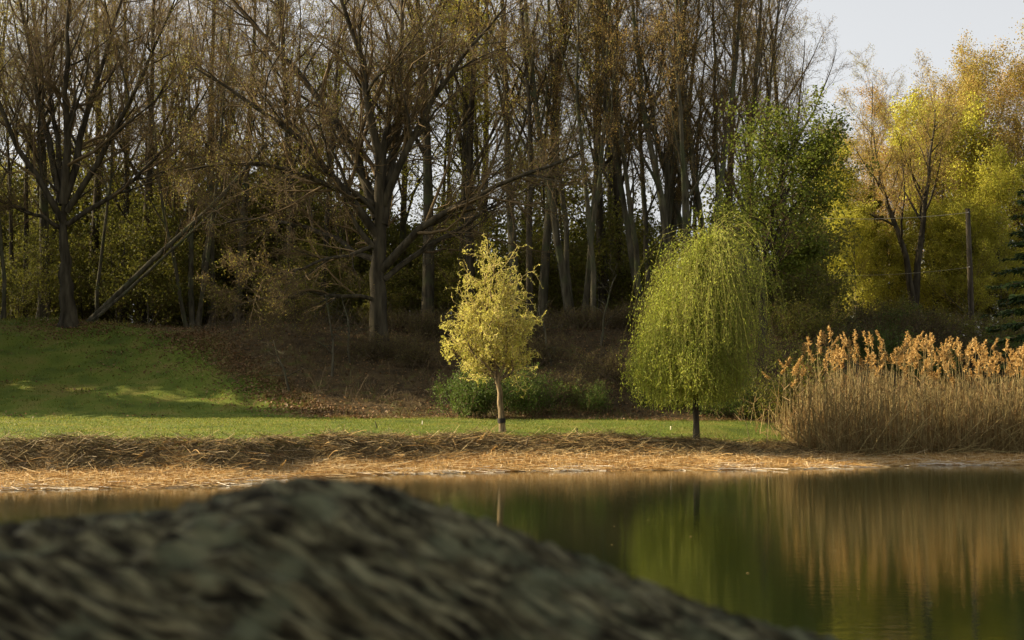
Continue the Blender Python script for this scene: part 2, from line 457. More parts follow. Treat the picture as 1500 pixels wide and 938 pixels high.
def make_tree(seed, H=24, r=.28, limbs=16, clear=.3, ang=.55, up=.05, limb_ratio=.36, wander=.085, n2=8, n3=7, n4=6,
              bark='bark', twig='twig', leaf=None, nleaf=1, lsize=.05, llen=1.0, trunks=None, main=None, tw_r=.006, wl=.13,
              lang=.68, droop=0.0, twig_up=.03, leaf_levels=(4,), leaf_jit=.12, shrink=.45, trunk_curl=.02):
    """one tree: trunk mesh with limbs, crown mesh of branches and twigs, optional leaf mesh"""
    rng = np.random.default_rng(seed)
    gt, gc, gl = Geo(), Geo(), Geo()
    P0s = []
    if trunks is None:
        P = sweep(np.array([[0, 0, -.3]]), np.array([[rng.normal() * .03, rng.normal() * .03, 1.]]), np.array([H * .92]), 15, trunk_curl, .02, rng)
        Rr = flare(P, taper(np.array([r]), 15, .12))
        P0s.append((P, Rr, clear, limbs, H))
    else:
        for pts, rad, cl, lb in trunks:
            P = resample(pts, 15)[None]
            P[0, 1:-1] += rng.normal(size=(13, 3)) * .04
            Rr = taper(np.array([rad]), 15, .12)
            Rr = flare(P, Rr) if pts[0][2] < .2 else Rr
            P0s.append((P, Rr, cl, lb, np.linalg.norm(np.asarray(pts[-1]) - np.asarray(pts[0]))))
    L1 = []
    for P, Rr, cl, lb, Hh in P0s:
        gt.tubes(P, Rr, 10, True)
        s, d, ln, rr = children(P, Rr, lb, cl, .98, ang, .15, limb_ratio, rng, np.array([Hh]), shrink, .52, .015)
        P1 = sweep(s, d, ln, 9, wander, up, rng)
        L1.append((P1, taper(rr, 9, .2), ln))
    if main:                                     # limbs traced by hand: (points, radius)
        for pts, rad in main:
            P1 = resample(pts, 9)[None]; P1[0, 1:-1] += rng.normal(size=(7, 3)) * .06
            gt.tubes(P1, taper(np.array([rad]), 9, .22), 8, True)
            L1.append((P1, taper(np.array([rad]), 9, .22), np.array([np.linalg.norm(pts[-1] - pts[0])])))
            # a hand-made limb is long: give it more boughs of its own
            s, d, ln, rr = children(P1, taper(np.array([rad]), 9, .22), 7, .2, .95, .6, .2, .45, rng, L1[-1][2], .4, .5, .015)
            Pb = sweep(s, d, ln, 9, wander * 1.2, up, rng)
            L1.append((Pb, taper(rr, 9, .2), ln))
    P1 = np.concatenate([a for a, b, c in L1]); R1 = np.concatenate([b for a, b, c in L1]); Ln1 = np.concatenate([c for a, b, c in L1])
    gt.tubes(P1, R1, 6)
    s, d, ln, rr = children(P1, R1, n2, .15, .98, lang, .2, .48, rng, Ln1, .45, .5, .009)
    P2 = sweep(s, d, ln, 6, wl, twig_up, rng, droop); R2 = taper(rr, 6, .3)
    gc.tubes(P2, R2, 4)
    s, d, ln, rr = children(P2, R2, n3, .1, 1, .6, .25, .5, rng, ln, .4, .5, tw_r * 1.25)
    P3 = sweep(s, d, ln, 4, wl * 1.3, twig_up, rng, droop); R3 = taper(rr, 4, .5)
    gc.tubes(P3, R3, 3)
    tips = [(P3, 3)]
    if n4:
        s, d, ln, rr = children(P3, R3, n4, .1, 1, .6, .3, .55, rng, np.maximum(ln, .5), .3, .6, tw_r)
        P4 = sweep(s, d, np.maximum(ln, .22), 3, wl * 1.4, twig_up, rng, droop)
        gc.tubes(P4, taper(np.maximum(rr, tw_r), 3, .55), 3)
        tips.append((P4, 4))
    tm = gt.mesh('trunk', True); tm.materials.append(M[bark])
    cm = gc.mesh('branches'); cm.materials.append(M[twig])
    subs = []
    if leaf:
        for Pt, lev in tips:
            if lev not in leaf_levels: continue
            for q in range(nleaf):
                w = rng.random((len(Pt), 1)) * (Pt.shape[1] - 1.001); a = w.astype(int)[:, 0]; w = w - a[:, None]
                ii = np.arange(len(Pt))
                p = Pt[ii, a] * (1 - w) + Pt[ii, a + 1] * w + rng.normal(size=(len(Pt), 3)) * leaf_jit
                n = len(p)
                gl.leaves(p, rng.normal(size=(n, 3)) + [0, 0, -.2], rng.normal(size=(n, 3)), lsize * (.7 + .6 * rng.random(n)) * llen, lsize * (.6 + .5 * rng.random(n)))
        lm = gl.mesh('foliage'); lm.materials.append(M[leaf])
        subs.append(('foliage', lm, []))
    return [('trunk', tm, []), ('crown', cm, subs)]

# ------------------------------------------------------------------ foreground log
LOG_D = 1.28
sil = [(-420, 828), (-200, 806), (0, 778), (150, 767), (260, 754), (330, 732), (390, 712), (450, 706), (530, 712), (600, 735), (700, 770), (760, 794),
       (850, 830), (1000, 885), (1100, 920), (1200, 948), (1300, 978), (1420, 1012), (1600, 1060), (1900, 1120)]
lx = np.array([colx(p, LOG_D) for p, _ in sil]); lz = np.array([at(p, y, LOG_D)[2] for p, y in sil])
NS, NA = 460, 380
sx = np.linspace(lx[0], lx[-1], NS)
top = np.interp(sx, lx, lz)
kern = np.exp(-np.linspace(-2, 2, 15) ** 2); kern /= kern.sum()
top = np.convolve(np.pad(top, 7, mode='edge'), kern, mode='valid')
rad = np.interp(sx, [lx[0], -.2, .5, lx[-1]], [.24, .25, .17, .14])
twist = np.cumsum(np.interp(sx, [-.7, -.25, .05, .6], [.66, .60, .26, .12])) * (sx[1] - sx[0])
LV = np.zeros((NS, NA, 3)); LUV = np.zeros((NS, NA, 2))
for i in range(NS):
    for j in range(NA):
        a = 2 * math.pi * j / NA
        s = sx[i]; t = a * .22
        # furrows run along the log with a twist
        u, v = s, t + twist[i] + .006 * mnoise.noise(Vector((s * 16, t * 22, 2.2)))
        p1 = mnoise.noise(Vector((u * 15, v * 82, 1.3)))
        p2 = mnoise.noise(Vector((u * 40 + 9, v * 150, 4.1)))
        p3 = mnoise.noise(Vector((u * 5 + 3, v * 16, 7.7)))
        h = .011 * (1 - 2.8 * abs(p1)) + .006 * p2 + .008 * p3 - .004
        LUV[i, j] = (u, v)
        rr = rad[i] + h
        LV[i, j] = (s, LOG_D + math.sin(a) * rr * .95, top[i] - rad[i] + math.cos(a) * rr)
ii = np.arange(NS - 1)[:, None] * NA; jj = np.arange(NA)[None]; j2 = (jj + 1) % NA
lq = np.stack([ii + jj, ii + j2, ii + NA + j2, ii + NA + jj], -1).reshape(-1, 4)
caps = []
VL = LV.reshape(-1, 3)
cA, cB = LV[0].mean(0), LV[-1].mean(0)
VL = np.concatenate([VL, [cA, cB]])
j = np.arange(NA)
caps.append(np.stack([j, np.full(NA, len(VL) - 2), (j + 1) % NA], -1)); caps.append(np.stack([(NS - 1) * NA + j, (NS - 1) * NA + (j + 1) % NA, np.full(NA, len(VL) - 1)], -1))
lm, nt, bs, out = new_mat('weathered_wood')
tc = nt.nodes.new('ShaderNodeTexCoord')
mp = nt.nodes.new('ShaderNodeMapping'); mp.inputs['Scale'].default_value = (22, 130, 1)
nt.links.new(tc.outputs['UV'], mp.inputs[0])
n1 = nt.nodes.new('ShaderNodeTexNoise'); n1.inputs['Scale'].default_value = 1.0; n1.inputs['Detail'].default_value = 6
nt.links.new(mp.outputs[0], n1.inputs[0])
r1 = ramp(nt, [(.40, (.012, .010, .005)), (.5, (.05, .044, .023)), (.66, (.19, .175, .095))]); nt.links.new(n1.outputs[0], r1.inputs[0])
n2 = nt.nodes.new('ShaderNodeTexNoise'); n2.inputs['Scale'].default_value = 22; n2.inputs['Detail'].default_value = 4
nt.links.new(tc.outputs['Object'], n2.inputs[0])
r2 = ramp(nt, [(.50, (0, 0, 0)), (.68, (.7, .7, .7))]); nt.links.new(n2.outputs[0], r2.inputs[0])
mx = nt.nodes.new('ShaderNodeMixRGB'); mx.inputs[2].default_value = (.115, .125, .07, 1)
nt.links.new(r2.outputs[0], mx.inputs[0]); nt.links.new(r1.outputs[0], mx.inputs[1]); nt.links.new(mx.outputs[0], bs.inputs['Base Color'])
bs.inputs['Roughness'].default_value = .9; bs.inputs['Specular IOR Level'].default_value = .15
log = thing('fallen_log', 'large weathered furrowed log with grey green lichen in the near foreground', 'log', (0, LOG_D, 1.4))
lme = mesh_np('bark', VL - np.array([0, LOG_D, 1.4]), [lq, caps[0], caps[1]], True)
lvi = np.zeros(len(lme.loops), np.int32); lme.loops.foreach_get('vertex_index', lvi)
uvs = np.concatenate([LUV.reshape(-1, 2), [[0, 0], [0, 0]]])[lvi].astype(np.float32)
lme.uv_layers.new(name='grain').data.foreach_set('uv', uvs.ravel())
obj('bark', lme, lm, log)

# ------------------------------------------------------------------ the two willows on the lawn
def ground_at(px, depth, sink=.03):
    x = colx(px, depth); return np.array([x, depth, float(height(x, depth)) - sink])

def corkscrew_willow():
    rng = np.random.default_rng(21)
    b = np.array(ground_at(735, 43.5))
    gt, gc, gl = Geo(), Geo(), Geo()
    tp = resample([(0, 0, -.1), (.02, 0, .4), (-.06, .03, .8), (-.03, 0, 1.15), (-.13, .02, 1.6), (-.2, 0, 2.0)], 14)[None]
    tp[0, :, 0] += .012 * np.sin(np.arange(14) * 1.7)
    tr = flare(tp, np.linspace(.105, .07, 14)[None].copy(), .4, .35)
    gt.tubes(tp, tr, 10, True)
    limbs = [[(-.06, 0, 1.5), (-.3, .1, 2.1), (-.35, 0, 2.9), (-.15, .1, 3.8), (-.1, 0, 4.6), (.02, 0, 5.3)],
             [(-.1, 0, 1.6), (.12, -.1, 2.1), (.3, .2, 2.8), (.45, .1, 3.6), (.3, .1, 4.1)],
             [(-.12, 0, 1.7), (-.6, -.3, 2.2), (-.9, -.3, 2.8), (-1.1, -.2, 3.3)],
             [(-.18, 0, 1.9), (-.2, -.6, 2.4), (-.15, -.8, 3.1), (.1, -.7, 3.7)],
             [(-.1, 0, 1.55), (.35, .1, 1.85), (.7, 0, 2.5), (.95, .1, 3.2)],
             [(-.15, 0, 1.8), (-.1, .6, 2.4), (.2, .8, 3.1), (.1, .7, 3.9)],
             [(-.12, 0, 1.65), (-.7, .3, 2.0), (-1.25, .3, 2.35), (-1.55, .2, 2.6)],
             [(-.2, 0, 2.0), (-.5, .2, 2.9), (-.7, .1, 3.6), (-.5, 0, 4.2)],
             [(-.1, 0, 1.6), (.5, .5, 2.2), (.85, .6, 2.8), (.8, .5, 3.4)],
             [(-.3, 0, 2.4), (-.1, -.2, 3.2), (.25, -.1, 4.0), (.3, 0, 4.7)], [(-.3, 0, 2.6), (-.45, .1, 3.5), (-.3, .1, 4.3), (-.2, 0, 4.9)]]
    P1 = np.stack([resample(l, 10) for l in limbs]); P1[:, 1:-1] += rng.normal(size=(len(limbs), 8, 3)) * .05; P1[:, :, 0] -= .22 * np.clip((P1[:, :, 2] - 1.7) / 1.5, 0, 1)
    R1 = taper(np.full(len(limbs), .045), 10, .3); R1[0] *= 1.25
    gt.tubes(P1, R1, 6)
    L = np.linalg.norm(P1[:, -1] - P1[:, 0], axis=1)
    s, d, ln, rr = children(P1, R1, 20, .12, 1.0, .85, .3, .46, rng, L, .3, .5, .011)
    P2 = sweep(s, d, ln, 8, .18, .05, rng, 0, .16); gc.tubes(P2, taper(rr, 8, .5), 4)
    s, d, ln, rr = children(P2, taper(rr, 8, .5), 9, .1, 1.0, .8, .3, .55, rng, ln, .3, .6, .007)
    ln = np.maximum(ln, .24)
    P3 = sweep(s, d, ln, 9, .22, .03, rng, .12, .42)
    gc.tubes(P3, np.full((len(P3), 9), .0062), 3)
    for q in range(13):
        f = rng.random(len(P3)) * 7.99; a = f.astype(int); w = (f - a)[:, None]; i = np.arange(len(P3))
        p = P3[i, a] * (1 - w) + P3[i, a + 1] * w
        ax = unit(P3[i, a + 1] - P3[i, a]) * .6 + rng.normal(size=(len(p), 3)) * .6
        gl.leaves(p, ax, rng.normal(size=(len(p), 3)), .062 * (.6 + .8 * rng.random(len(p))), .02)
    t = thing('corkscrew_willow', 'small yellow curly willow tree on the lawn edge above the bank', 'tree', tuple(b))
    tk = obj('trunk', gt.mesh('trunk', True), M['bark_tan'], t)
    band = Geo()
    bz = np.array([[0, 0, .30], [.0, 0, .36], [.0, 0, .44]]); bz[:, :2] = [[np.interp(z, tp[0, :, 2], tp[0, :, k]) for k in (0, 1)] for z in bz[:, 2]]
    band.tubes(bz[None], np.full((1, 3), .126), 12)
    obj('trunk_guard', band.mesh('trunk_guard', True), plain_mat('guard_black', (.02, .018, .015)), tk)['label'] = 'dark band wrapped round the lower trunk'
    cr = obj('crown', gc.mesh('twigs'), M['curl_twig'], t)
    obj('foliage', gl.mesh('foliage'), M['leaf_yellow'], cr)
corkscrew_willow()

def weeping_willow():
    rng = np.random.default_rng(5)
    b = np.array(ground_at(1019, 43.0))
    gt, gc, gl = Geo(), Geo(), Geo()
    tp = resample([(0, 0, -.1), (.01, 0, .6), (-.02, 0, 1.3), (.02, .02, 2.0), (.1, 0, 2.7)], 12)[None]
    gt.tubes(tp, flare(tp, np.linspace(.115, .075, 12)[None].copy(), .4, .5), 10, True)
    zr = np.array([1.2, 2.5, 3.3, 3.9, 4.9, 5.5, 5.9, 6.3]); rr_ = np.array([1.98, 1.86, 1.58, 1.32, .86, .52, .30, .10])
    cxz = lambda z: np.interp(z, [1, 4, 5.2, 6.3], [-.12, -.18, -.02, .62])
    limbs = []
    for k in range(16):
        a = k * 2.4 + rng.random() * .5
        z1 = [5.9, 5.6, 5.2, 4.9, 4.5, 4.2, 3.9, 3.6][k % 8]
        rmax = np.interp(z1, zr, rr_) * (.55 + .35 * rng.random()) if k > 0 else .1
        e = np.array([cxz(z1) + rmax * math.cos(a), rmax * math.sin(a), z1])
        s = np.array([.0, 0, 1.5 + .08 * k])
        mid = s * .5 + e * .5 + np.array([-.12 * math.cos(a), -.12 * math.sin(a), .35])
        limbs.append(resample([s, s * .7 + mid * .3 + [0, 0, .1], mid, e], 10))
    P1 = np.stack(limbs); R1 = taper(np.full(len(limbs), .05), 10, .25)
    gt.tubes(P1, R1, 6)
    s, d, ln, rr = children(P1, R1, 9, .3, 1.0, .7, .25, .33, rng, np.linalg.norm(P1[:, -1] - P1[:, 0], axis=1), .2, .5, .012)
    P2 = sweep(s, d, ln, 6, .1, .05, rng); gc.tubes(P2, taper(rr, 6, .4), 4)
    # hanging strands
    n = 5600
    z0 = 2.1 + 4.25 * rng.random(n) ** .9
    rm = np.interp(z0, zr, rr_)
    a = rng.random(n) * 2 * math.pi
    lump = np.array([mnoise.noise(Vector((math.cos(t) * 1.7, math.sin(t) * 1.7, z * .9 + 4))) for t, z in zip(a, z0)])
    z0 = z0 + .75 * lump * (z0 > 3.6)
    rad = rm * (1 + .6 * lump) * np.sqrt(.12 + .88 * rng.random(n)) * .88
    # the crown is made of bunches with gaps between
    keep = np.array([mnoise.noise(Vector((math.cos(t) * q * 1.5, math.sin(t) * q * 1.5, z * .9))) for t, q, z in zip(a, rad, z0)]) > -.16
    z0, rad, a = z0[keep], rad[keep], a[keep]; n = len(z0)
    st = np.stack([cxz(z0) + rad * np.cos(a), rad * np.sin(a), z0], 1)
    ends = np.where(rng.random(n) < .62, 1.05 + .75 * rng.random(n) ** 1.6 + .45 * np.sin(a * 3.5 + 1) ** 2, z0 - .6 - 1.3 * rng.random(n))
    ln = np.maximum(z0 - np.maximum(ends, 1.15), .5) + .25
    N = 9
    P = np.zeros((n, N, 3)); P[:, 0] = st
    out_d = np.stack([np.cos(a), np.sin(a), np.zeros(n)], 1)
    d = unit(out_d * .3 + [0, 0, .35] + rng.normal(size=(n, 3)) * .55)
    step = ln / (N - 1)
    for k in range(1, N):
        d = unit(d + np.array([0, 0, -1.0]) * np.where(k < 3, .65, .85) + rng.normal(size=(n, 3)) * .24)
        P[:, k] = P[:, k - 1] + d * step[:, None]
    loose_ = rng.random(n) < .10
    P[loose_, 1:] += (np.array([0, 0, .30]) + out_d[loose_][:, None] * .22) * np.sin(np.linspace(0, math.pi, N))[None, 1:, None] * rng.random((loose_.sum(), 1, 1)) * 1.4
    # strands near the breeze side sway a little to the left
    sway = np.linspace(0, 1, N)[None] ** 2 * (.10 * rng.random((n, 1)))
    P[:, :, 0] -= sway
    gc.tubes(P, np.linspace(.0048, .003, N)[None].repeat(n, 0), 3)
    for q in range(27):
        f = rng.random(n) * (N - 1.01); k = f.astype(int); w = (f - k)[:, None]; i = np.arange(n)
        p = P[i, k] * (1 - w) + P[i, k + 1] * w
        ax = unit(P[i, k + 1] - P[i, k]) + rng.normal(size=(n, 3)) * .7
        gl.leaves(p + rng.normal(size=(n, 3)) * .05, ax, rng.normal(size=(n, 3)), .10 * (.6 + .7 * rng.random(n)), .03)
    t = thing('weeping_willow', 'round green weeping willow tree standing on the lawn left of the reeds', 'tree', tuple(b), 0, (.88, .88, .95))
    obj('trunk', gt.mesh('trunk', True), M['bark'], t)
    cr = obj('crown', gc.mesh('strands'), M['strand'], t)
    obj('foliage', gl.mesh('foliage'), M['leaf_willow'], cr)
weeping_willow()

# ------------------------------------------------------------------ big trees at the front of the wood
def local(pts, depth, base, spread=0.0, rng=None):
    """photo points of a limb -> metres from the tree's base; limbs also come forward or go back"""
    out = []
    for k, (px, py) in enumerate(pts):
        dy = spread * k / max(1, len(pts) - 1)
        out.append(at(px, py, depth + dy) - base)
    return [np.array(o) for o in out]

# spreading oak at the foot of the embankment
OAK_D = 59.0
ob = np.array(ground_at(556, OAK_D, .1))
om = []
for pts, rad, spr in [
    ([(552, 345), (520, 290), (470, 230), (410, 180), (350, 140), (285, 100)], .20, -3.0),
    ([(552, 320), (540, 260), (500, 190), (440, 110), (390, 60), (330, -10)], .22, 2.0),
    ([(556, 330), (560, 250), (545, 170), (530, 90), (500, 0), (480, -60)], .24, -1.5),
    ([(560, 330), (575, 250), (590, 160), (585, 70), (600, -50)], .24, 2.5),
    ([(562, 300), (590, 220), (635, 140), (690, 70), (740, 10)], .18, -2.0),
    ([(560, 395), (590, 360), (640, 318), (700, 285), (770, 255), (850, 225)], .19, -3.0),
    ([(562, 410), (600, 372), (660, 345), (720, 300), (800, 265)], .13, 2.5),
    ([(548, 380), (500, 350), (440, 330), (380, 318), (320, 330)], .13, 3.0),
    ([(550, 300), (480, 270), (420, 245), (350, 235), (270, 250)], .14, -3.5),
    ([(552, 440), (520, 432), (490, 440), (440, 428), (400, 436), (345, 450)], .10, -2.5),
    ([(548, 360), (495, 380), (440, 390), (380, 410)], .09, -4.0)]:
    om.append((local(pts, OAK_D, ob, spr), rad))
oak = make_tree(11, trunks=[(local([(556, 528), (556, 480), (552, 420), (556, 360), (557, 290), (565, 200), (575, 90)], OAK_D, ob), .42, .35, 12)],
                main=om, bark='bark', twig='twig', leaf='bud_olive', nleaf=1, lsize=.045, n2=9, n3=7, n4=4, ang=.7, lang=.7, up=.03, wander=.10, wl=.16, tw_r=.006)
instance(oak, 'oak_tree', 'huge spreading bare oak with crooked limbs on the brown embankment', 'tree', ob)

# tall dark tree on the left of the slope
LT_D = 66.0
lb = np.array(ground_at(100, LT_D, .1))
lmains = []
for pts, rad, spr in [
    ([(95, 330), (60, 270), (20, 200), (-20, 120), (-50, 20)], .17, -2.0),
    ([(92, 300), (75, 220), (50, 130), (35, 40), (20, -60)], .19, 2.0),
    ([(94, 300), (100, 200), (95, 100), (100, -40)], .22, -1),
    ([(96, 290), (120, 210), (140, 120), (170, 30), (190, -50)], .19, 2.5),
    ([(98, 310), (150, 240), (185, 160), (225, 70), (260, -10)], .17, -2.5),
    ([(98, 330), (160, 290), (220, 250), (270, 190), (310, 120)], .13, 2.0),
    ([(90, 335), (50, 310), (10, 300), (-40, 280)], .11, -2.0),
    ([(96, 280), (80, 180), (65, 80), (70, -20)], .15, 3.0)]:
    lmains.append((local(pts, LT_D, lb, spr), rad))
left_tree = make_tree(12, trunks=[(local([(101, 487), (98, 430), (94, 370), (93, 310), (95, 250)], LT_D, lb), .43, .7, 3)], main=lmains,
                      bark='bark', leaf='bud_olive', lsize=.04, n2=8, n3=7, n4=4, ang=.6, up=.06, wander=.08, wl=.15, tw_r=.006)
instance(left_tree, 'vase_tree', 'tall dark bare tree with stout trunk alone on the left grass slope', 'tree', lb)

# prototypes for the wood
def stems(n, H, spread, r, seed):
    rng = np.random.default_rng(seed); out = []
    for k in range(n):
        a = k * 2.4 + rng.random(); s = spread * (.3 + .9 * rng.random()); h = H * (.75 + .3 * rng.random())
        d = np.array([math.cos(a), math.sin(a), 0])
        out.append(([d * .25 + [0, 0, -.2], d * (.3 + s * 1.2) + [0, 0, h * .15], d * (.4 + s * 3.4) + [0, 0, h * .5], d * (.5 + s * 5.2) + [0, 0, h]], r * (.7 + .5 * rng.random()), .25, 11))
    return out
bare_a = make_tree(31, 26, .30, 14, .34, .62, .06, .36, n2=7, n3=6, n4=5, leaf='bud_russet', nleaf=3, lsize=.055)
bare_b = make_tree(32, 25, .26, 13, .30, .55, .075, .40, n2=7, n3=6, n4=5, bark='bark_grey', leaf='bud_russet', nleaf=3, lsize=.055)
bare_c = make_tree(33, 24, .33, 16, .36, .62, .05, .40, bark='bark_oak', leaf='bud_olive', nleaf=3, lsize=.055)
bare_d = make_tree(34, 22, .17, 12, .40, .65, .06, .30, n2=6, n3=6, n4=4, leaf='bud_olive', nleaf=3, lsize=.06, trunk_curl=.035)
bare_e = make_tree(35, 21, .13, 12, .38, .6, .06, .26, n2=6, n3=5, n4=4, bark='bark_grey', leaf='bud_olive', nleaf=3, lsize=.06, trunk_curl=.045)
multi_a = make_tree(36, trunks=stems(6, 24, .75, .19, 1), ang=.42, up=.08, limb_ratio=.25, n2=7, n3=6, n4=4, bark='bark_grey', leaf='bud_russet', nleaf=3, lsize=.055, wander=.06)
multi_b = make_tree(37, trunks=stems(4, 25, .6, .21, 2), ang=.45, up=.08, limb_ratio=.28, n2=7, n3=6, n4=5, bark='bark_grey', leaf='bud_russet', nleaf=3, lsize=.055, wander=.06)
lime_t = make_tree(38, 18, .13, 14, .25, .75, .04, .30, n2=7, n3=6, n4=4, bark='bark_grey', leaf='leaf_lime', nleaf=2, lsize=.105, llen=1.1, leaf_levels=(3, 4), leaf_jit=.2)
ochre_a = make_tree(41, 20, .27, 20, .24, .62, .05, .42, n2=8, n3=7, n4=6, bark='bark', twig='twig_warm', leaf='leaf_ochre', nleaf=5, lsize=.11, leaf_jit=.28)
ochre_b = make_tree(42, 19, .24, 20, .2, .70, .04, .42, n2=8, n3=7, n4=5, bark='bark', twig='twig_warm', leaf='leaf_orange', nleaf=5, lsize=.10, leaf_jit=.28)
lime_b = make_tree(43, 14, .16, 18, .15, .75, .04, .40, n2=8, n3=7, n4=5, bark='bark_grey', twig='twig_warm', leaf='leaf_lime', nleaf=5, lsize=.13, leaf_jit=.28)
under_a = make_tree(44, 5.5, .045, 14, .1, .8, .03, .45, n2=6, n3=5, n4=3, bark='bark_grey', leaf='leaf_under', nleaf=3, lsize=.11, leaf_jit=.16, tw_r=.005)
under_b = make_tree(45, 3.8, .035, 13, .05, .9, .03, .55, n2=6, n3=5, n4=3, bark='bark', leaf='leaf_under', nleaf=3, lsize=.10, leaf_jit=.16, tw_r=.005)

# the leafy green tree beside the weeping willow
gb = np.array(ground_at(1116, 60.0, .1))
green = make_tree(51, trunks=[(local([(1116, 520), (1117, 440), (1120, 340), (1140, 250), (1165, 150)], 60.0, gb), .19, .22, 22)], limb_ratio=.30,
                  main=[(local([(1120, 350), (1150, 290), (1190, 230), (1215, 190)], 60, gb, -1), .08), (local([(1118, 400), (1150, 370), (1185, 350)], 60, gb, 1), .06),
                        (local([(1135, 270), (1165, 215), (1190, 165)], 60, gb, 1), .06)],
                  ang=.9, up=.03, n2=6, n3=6, n4=4, leaf='leaf_green', nleaf=3, lsize=.12, llen=1.2, leaf_jit=.22, shrink=.15, bark='bark')
instance(green, 'leafy_tree', 'fresh green leafy tree at the right end of the bare wood', 'tree', gb, 0, (.95, .95, .86))

named = [  # photo column, depth, prototype, turn, scale, name, label
    (36, 76, bare_d, .3, 1.0, 'slim_tree', 'slim dark tree just right of the left picture edge'),
    (62, 73, bare_c, 2.0, .95, 'ivy_tree', 'thick dark tree just left of the stout slope tree'),
    (4, 70, bare_e, 1.2, .9, 'pale_tree', 'pale thin tree at the left picture edge'),
    (141, 72, bare_e, 4.2, .85, 'pale_tree', 'thin pale trunk standing where the leaning trunk meets the ground'),
    (207, 76, bare_a, .8, .95, 'forked_tree', 'bare tree standing behind the middle of the leaning trunk'),
    (180, 82, bare_b, 2.9, 1.0, 'tall_tree', 'bare grey tree behind the foot of the leaning trunk'),
    (283, 73, multi_b, .6, .80, 'clump_tree', 'clump of bare stems behind the upper end of the leaning trunk'),
    (345, 78, bare_b, 3.7, .98, 'tall_tree', 'bare tree just right of the stem clump by the leaning trunk'),
    (425, 76, bare_a, 5.0, .98, 'tall_tree', 'bare tall tree halfway between leaning trunk and spreading oak'),
    (470, 72, bare_d, 1.0, 1.0, 'slim_tree', 'slim bare tree close on the left of the spreading oak'),
    (625, 70, bare_c, 1.5, 1.05, 'dark_tree', 'dark straight trunk close on the right of the spreading oak'),
    (668, 74, lime_t, 1.0, 1.05, 'lime_leaf_tree', 'tall thin tree with sparse lime leaves above the curly yellow willow'),
    (718, 78, lime_t, 3.0, 1.1, 'lime_leaf_tree', 'lime leafed thin tree directly behind the curly yellow willow'),
    (690, 70, bare_a, 2.5, .95, 'tall_tree', 'brown tall trunk just left of the curly yellow willow top'),
    (757, 68, bare_b, .2, 1.0, 'grey_tree', 'grey straight trunk just right of the curly yellow willow top'),
    (792, 70, bare_b, 4.0, 1.02, 'grey_tree', 'grey trunk rising above the right shoulder of the curly willow'),
    (848, 68, multi_b, 2.2, 1.02, 'forked_tree', 'big bare tree forking low midway between the two willows'),
    (884, 72, bare_a, 3.3, 1.0, 'tall_tree', 'straight bare tree second to the left of the weeping willow'),
    (915, 74, bare_d, 5.3, 1.1, 'slim_tree', 'slim bare tree right beside the left edge of the weeping willow'),
    (955, 68, multi_a, .4, 1.0, 'clump_tree', 'fan of grey stems rising behind the left half of the weeping willow'),
    (1012, 66, multi_b, 1.4, 1.0, 'clump_tree', 'grey many stemmed tree rising behind the weeping willow peak'),
    (1062, 69, multi_a, 2.7, .95, 'clump_tree', 'leaning fan of stems behind the right half of the weeping willow'),
    (645, 80, lime_t, 5.1, 1.15, 'lime_leaf_tree', 'lime leafed tree just right of the spreading oak crown'),
    (505, 80, lime_t, 2.4, .95, 'lime_leaf_tree', 'sparse lime leafed tree behind the left limbs of the spreading oak'),
    (820, 78, lime_t, 4.4, 1.0, 'lime_leaf_tree', 'thin lime leafed tree left of the low forking tree'),
    (240, 80, lime_t, .9, .95, 'lime_leaf_tree', 'thin lime leafed tree behind the middle of the leaning trunk'),
    (775, 66, bare_d, 3.1, 1.1, 'slim_tree', 'slim dark trunk between the two grey trunks by the curly willow'),
    (868, 66, bare_e, 1.1, 1.15, 'slim_tree', 'slim grey trunk just right of the low forking tree'),
    (1110, 76, bare_b, 1.9, .92, 'tall_tree', 'bare tree rising behind the fresh green tree'),
]
for px, D, pr, rz, sc, nm, lab in named:
    instance(pr, nm, lab, 'tree', ground_at(px, D, .1), rz, sc)

# leaning double trunk on the left
lean_D = 68.5
lg = np.array(ground_at(148, lean_D, .05))
for k, (pts, rad, lab) in enumerate([
    ([(146, 452), (190, 410), (235, 365), (290, 318), (345, 262), (390, 205)], .15, 'upper and thicker of the two fallen trunks leaning up to the right'),
    ([(150, 458), (200, 415), (245, 372), (292, 330), (335, 290)], .085, 'thinner pale fallen trunk leaning just beneath the thicker one')]):
    g = Geo(); P = np.array(local(pts, lean_D - .4 * k, lg)); P = resample(P, 14)
    P[:, 2] -= .15 if k == 0 else 0
    first = P[0] - unit(P[1] - P[0]) * (1.2 + .2 * k); P = np.concatenate([[first], P])
    g.tubes(P[None], np.linspace(rad, rad * .55, 15)[None], 9, True)
    gb_ = Geo(); rng = np.random.default_rng(90 + k)
    s, d, ln, rr = children(P[None], np.linspace(rad, rad * .5, 15)[None], 10, .5, 1, .7, .2, .22, rng, np.array([11.]), .3, .4, .02)
    Pb = sweep(s, d, ln, 6, .1, .05, rng); gb_.tubes(Pb, taper(rr, 6, .3), 4)
    s, d, ln, rr = children(Pb, taper(rr, 6, .3), 7, .2, 1, .6, .2, .5, rng, ln, .3, .5, .01)
    gb_.tubes(sweep(s, d, ln, 4, .1, .03, rng), taper(rr, 4, .5), 3)
    t = thing('leaning_trunk', lab, 'fallen tree', tuple(lg))
    obj('trunk', g.mesh('trunk', True), M['bark_grey'], t); obj('branches', gb_.mesh('branches'), M['twig'], t)

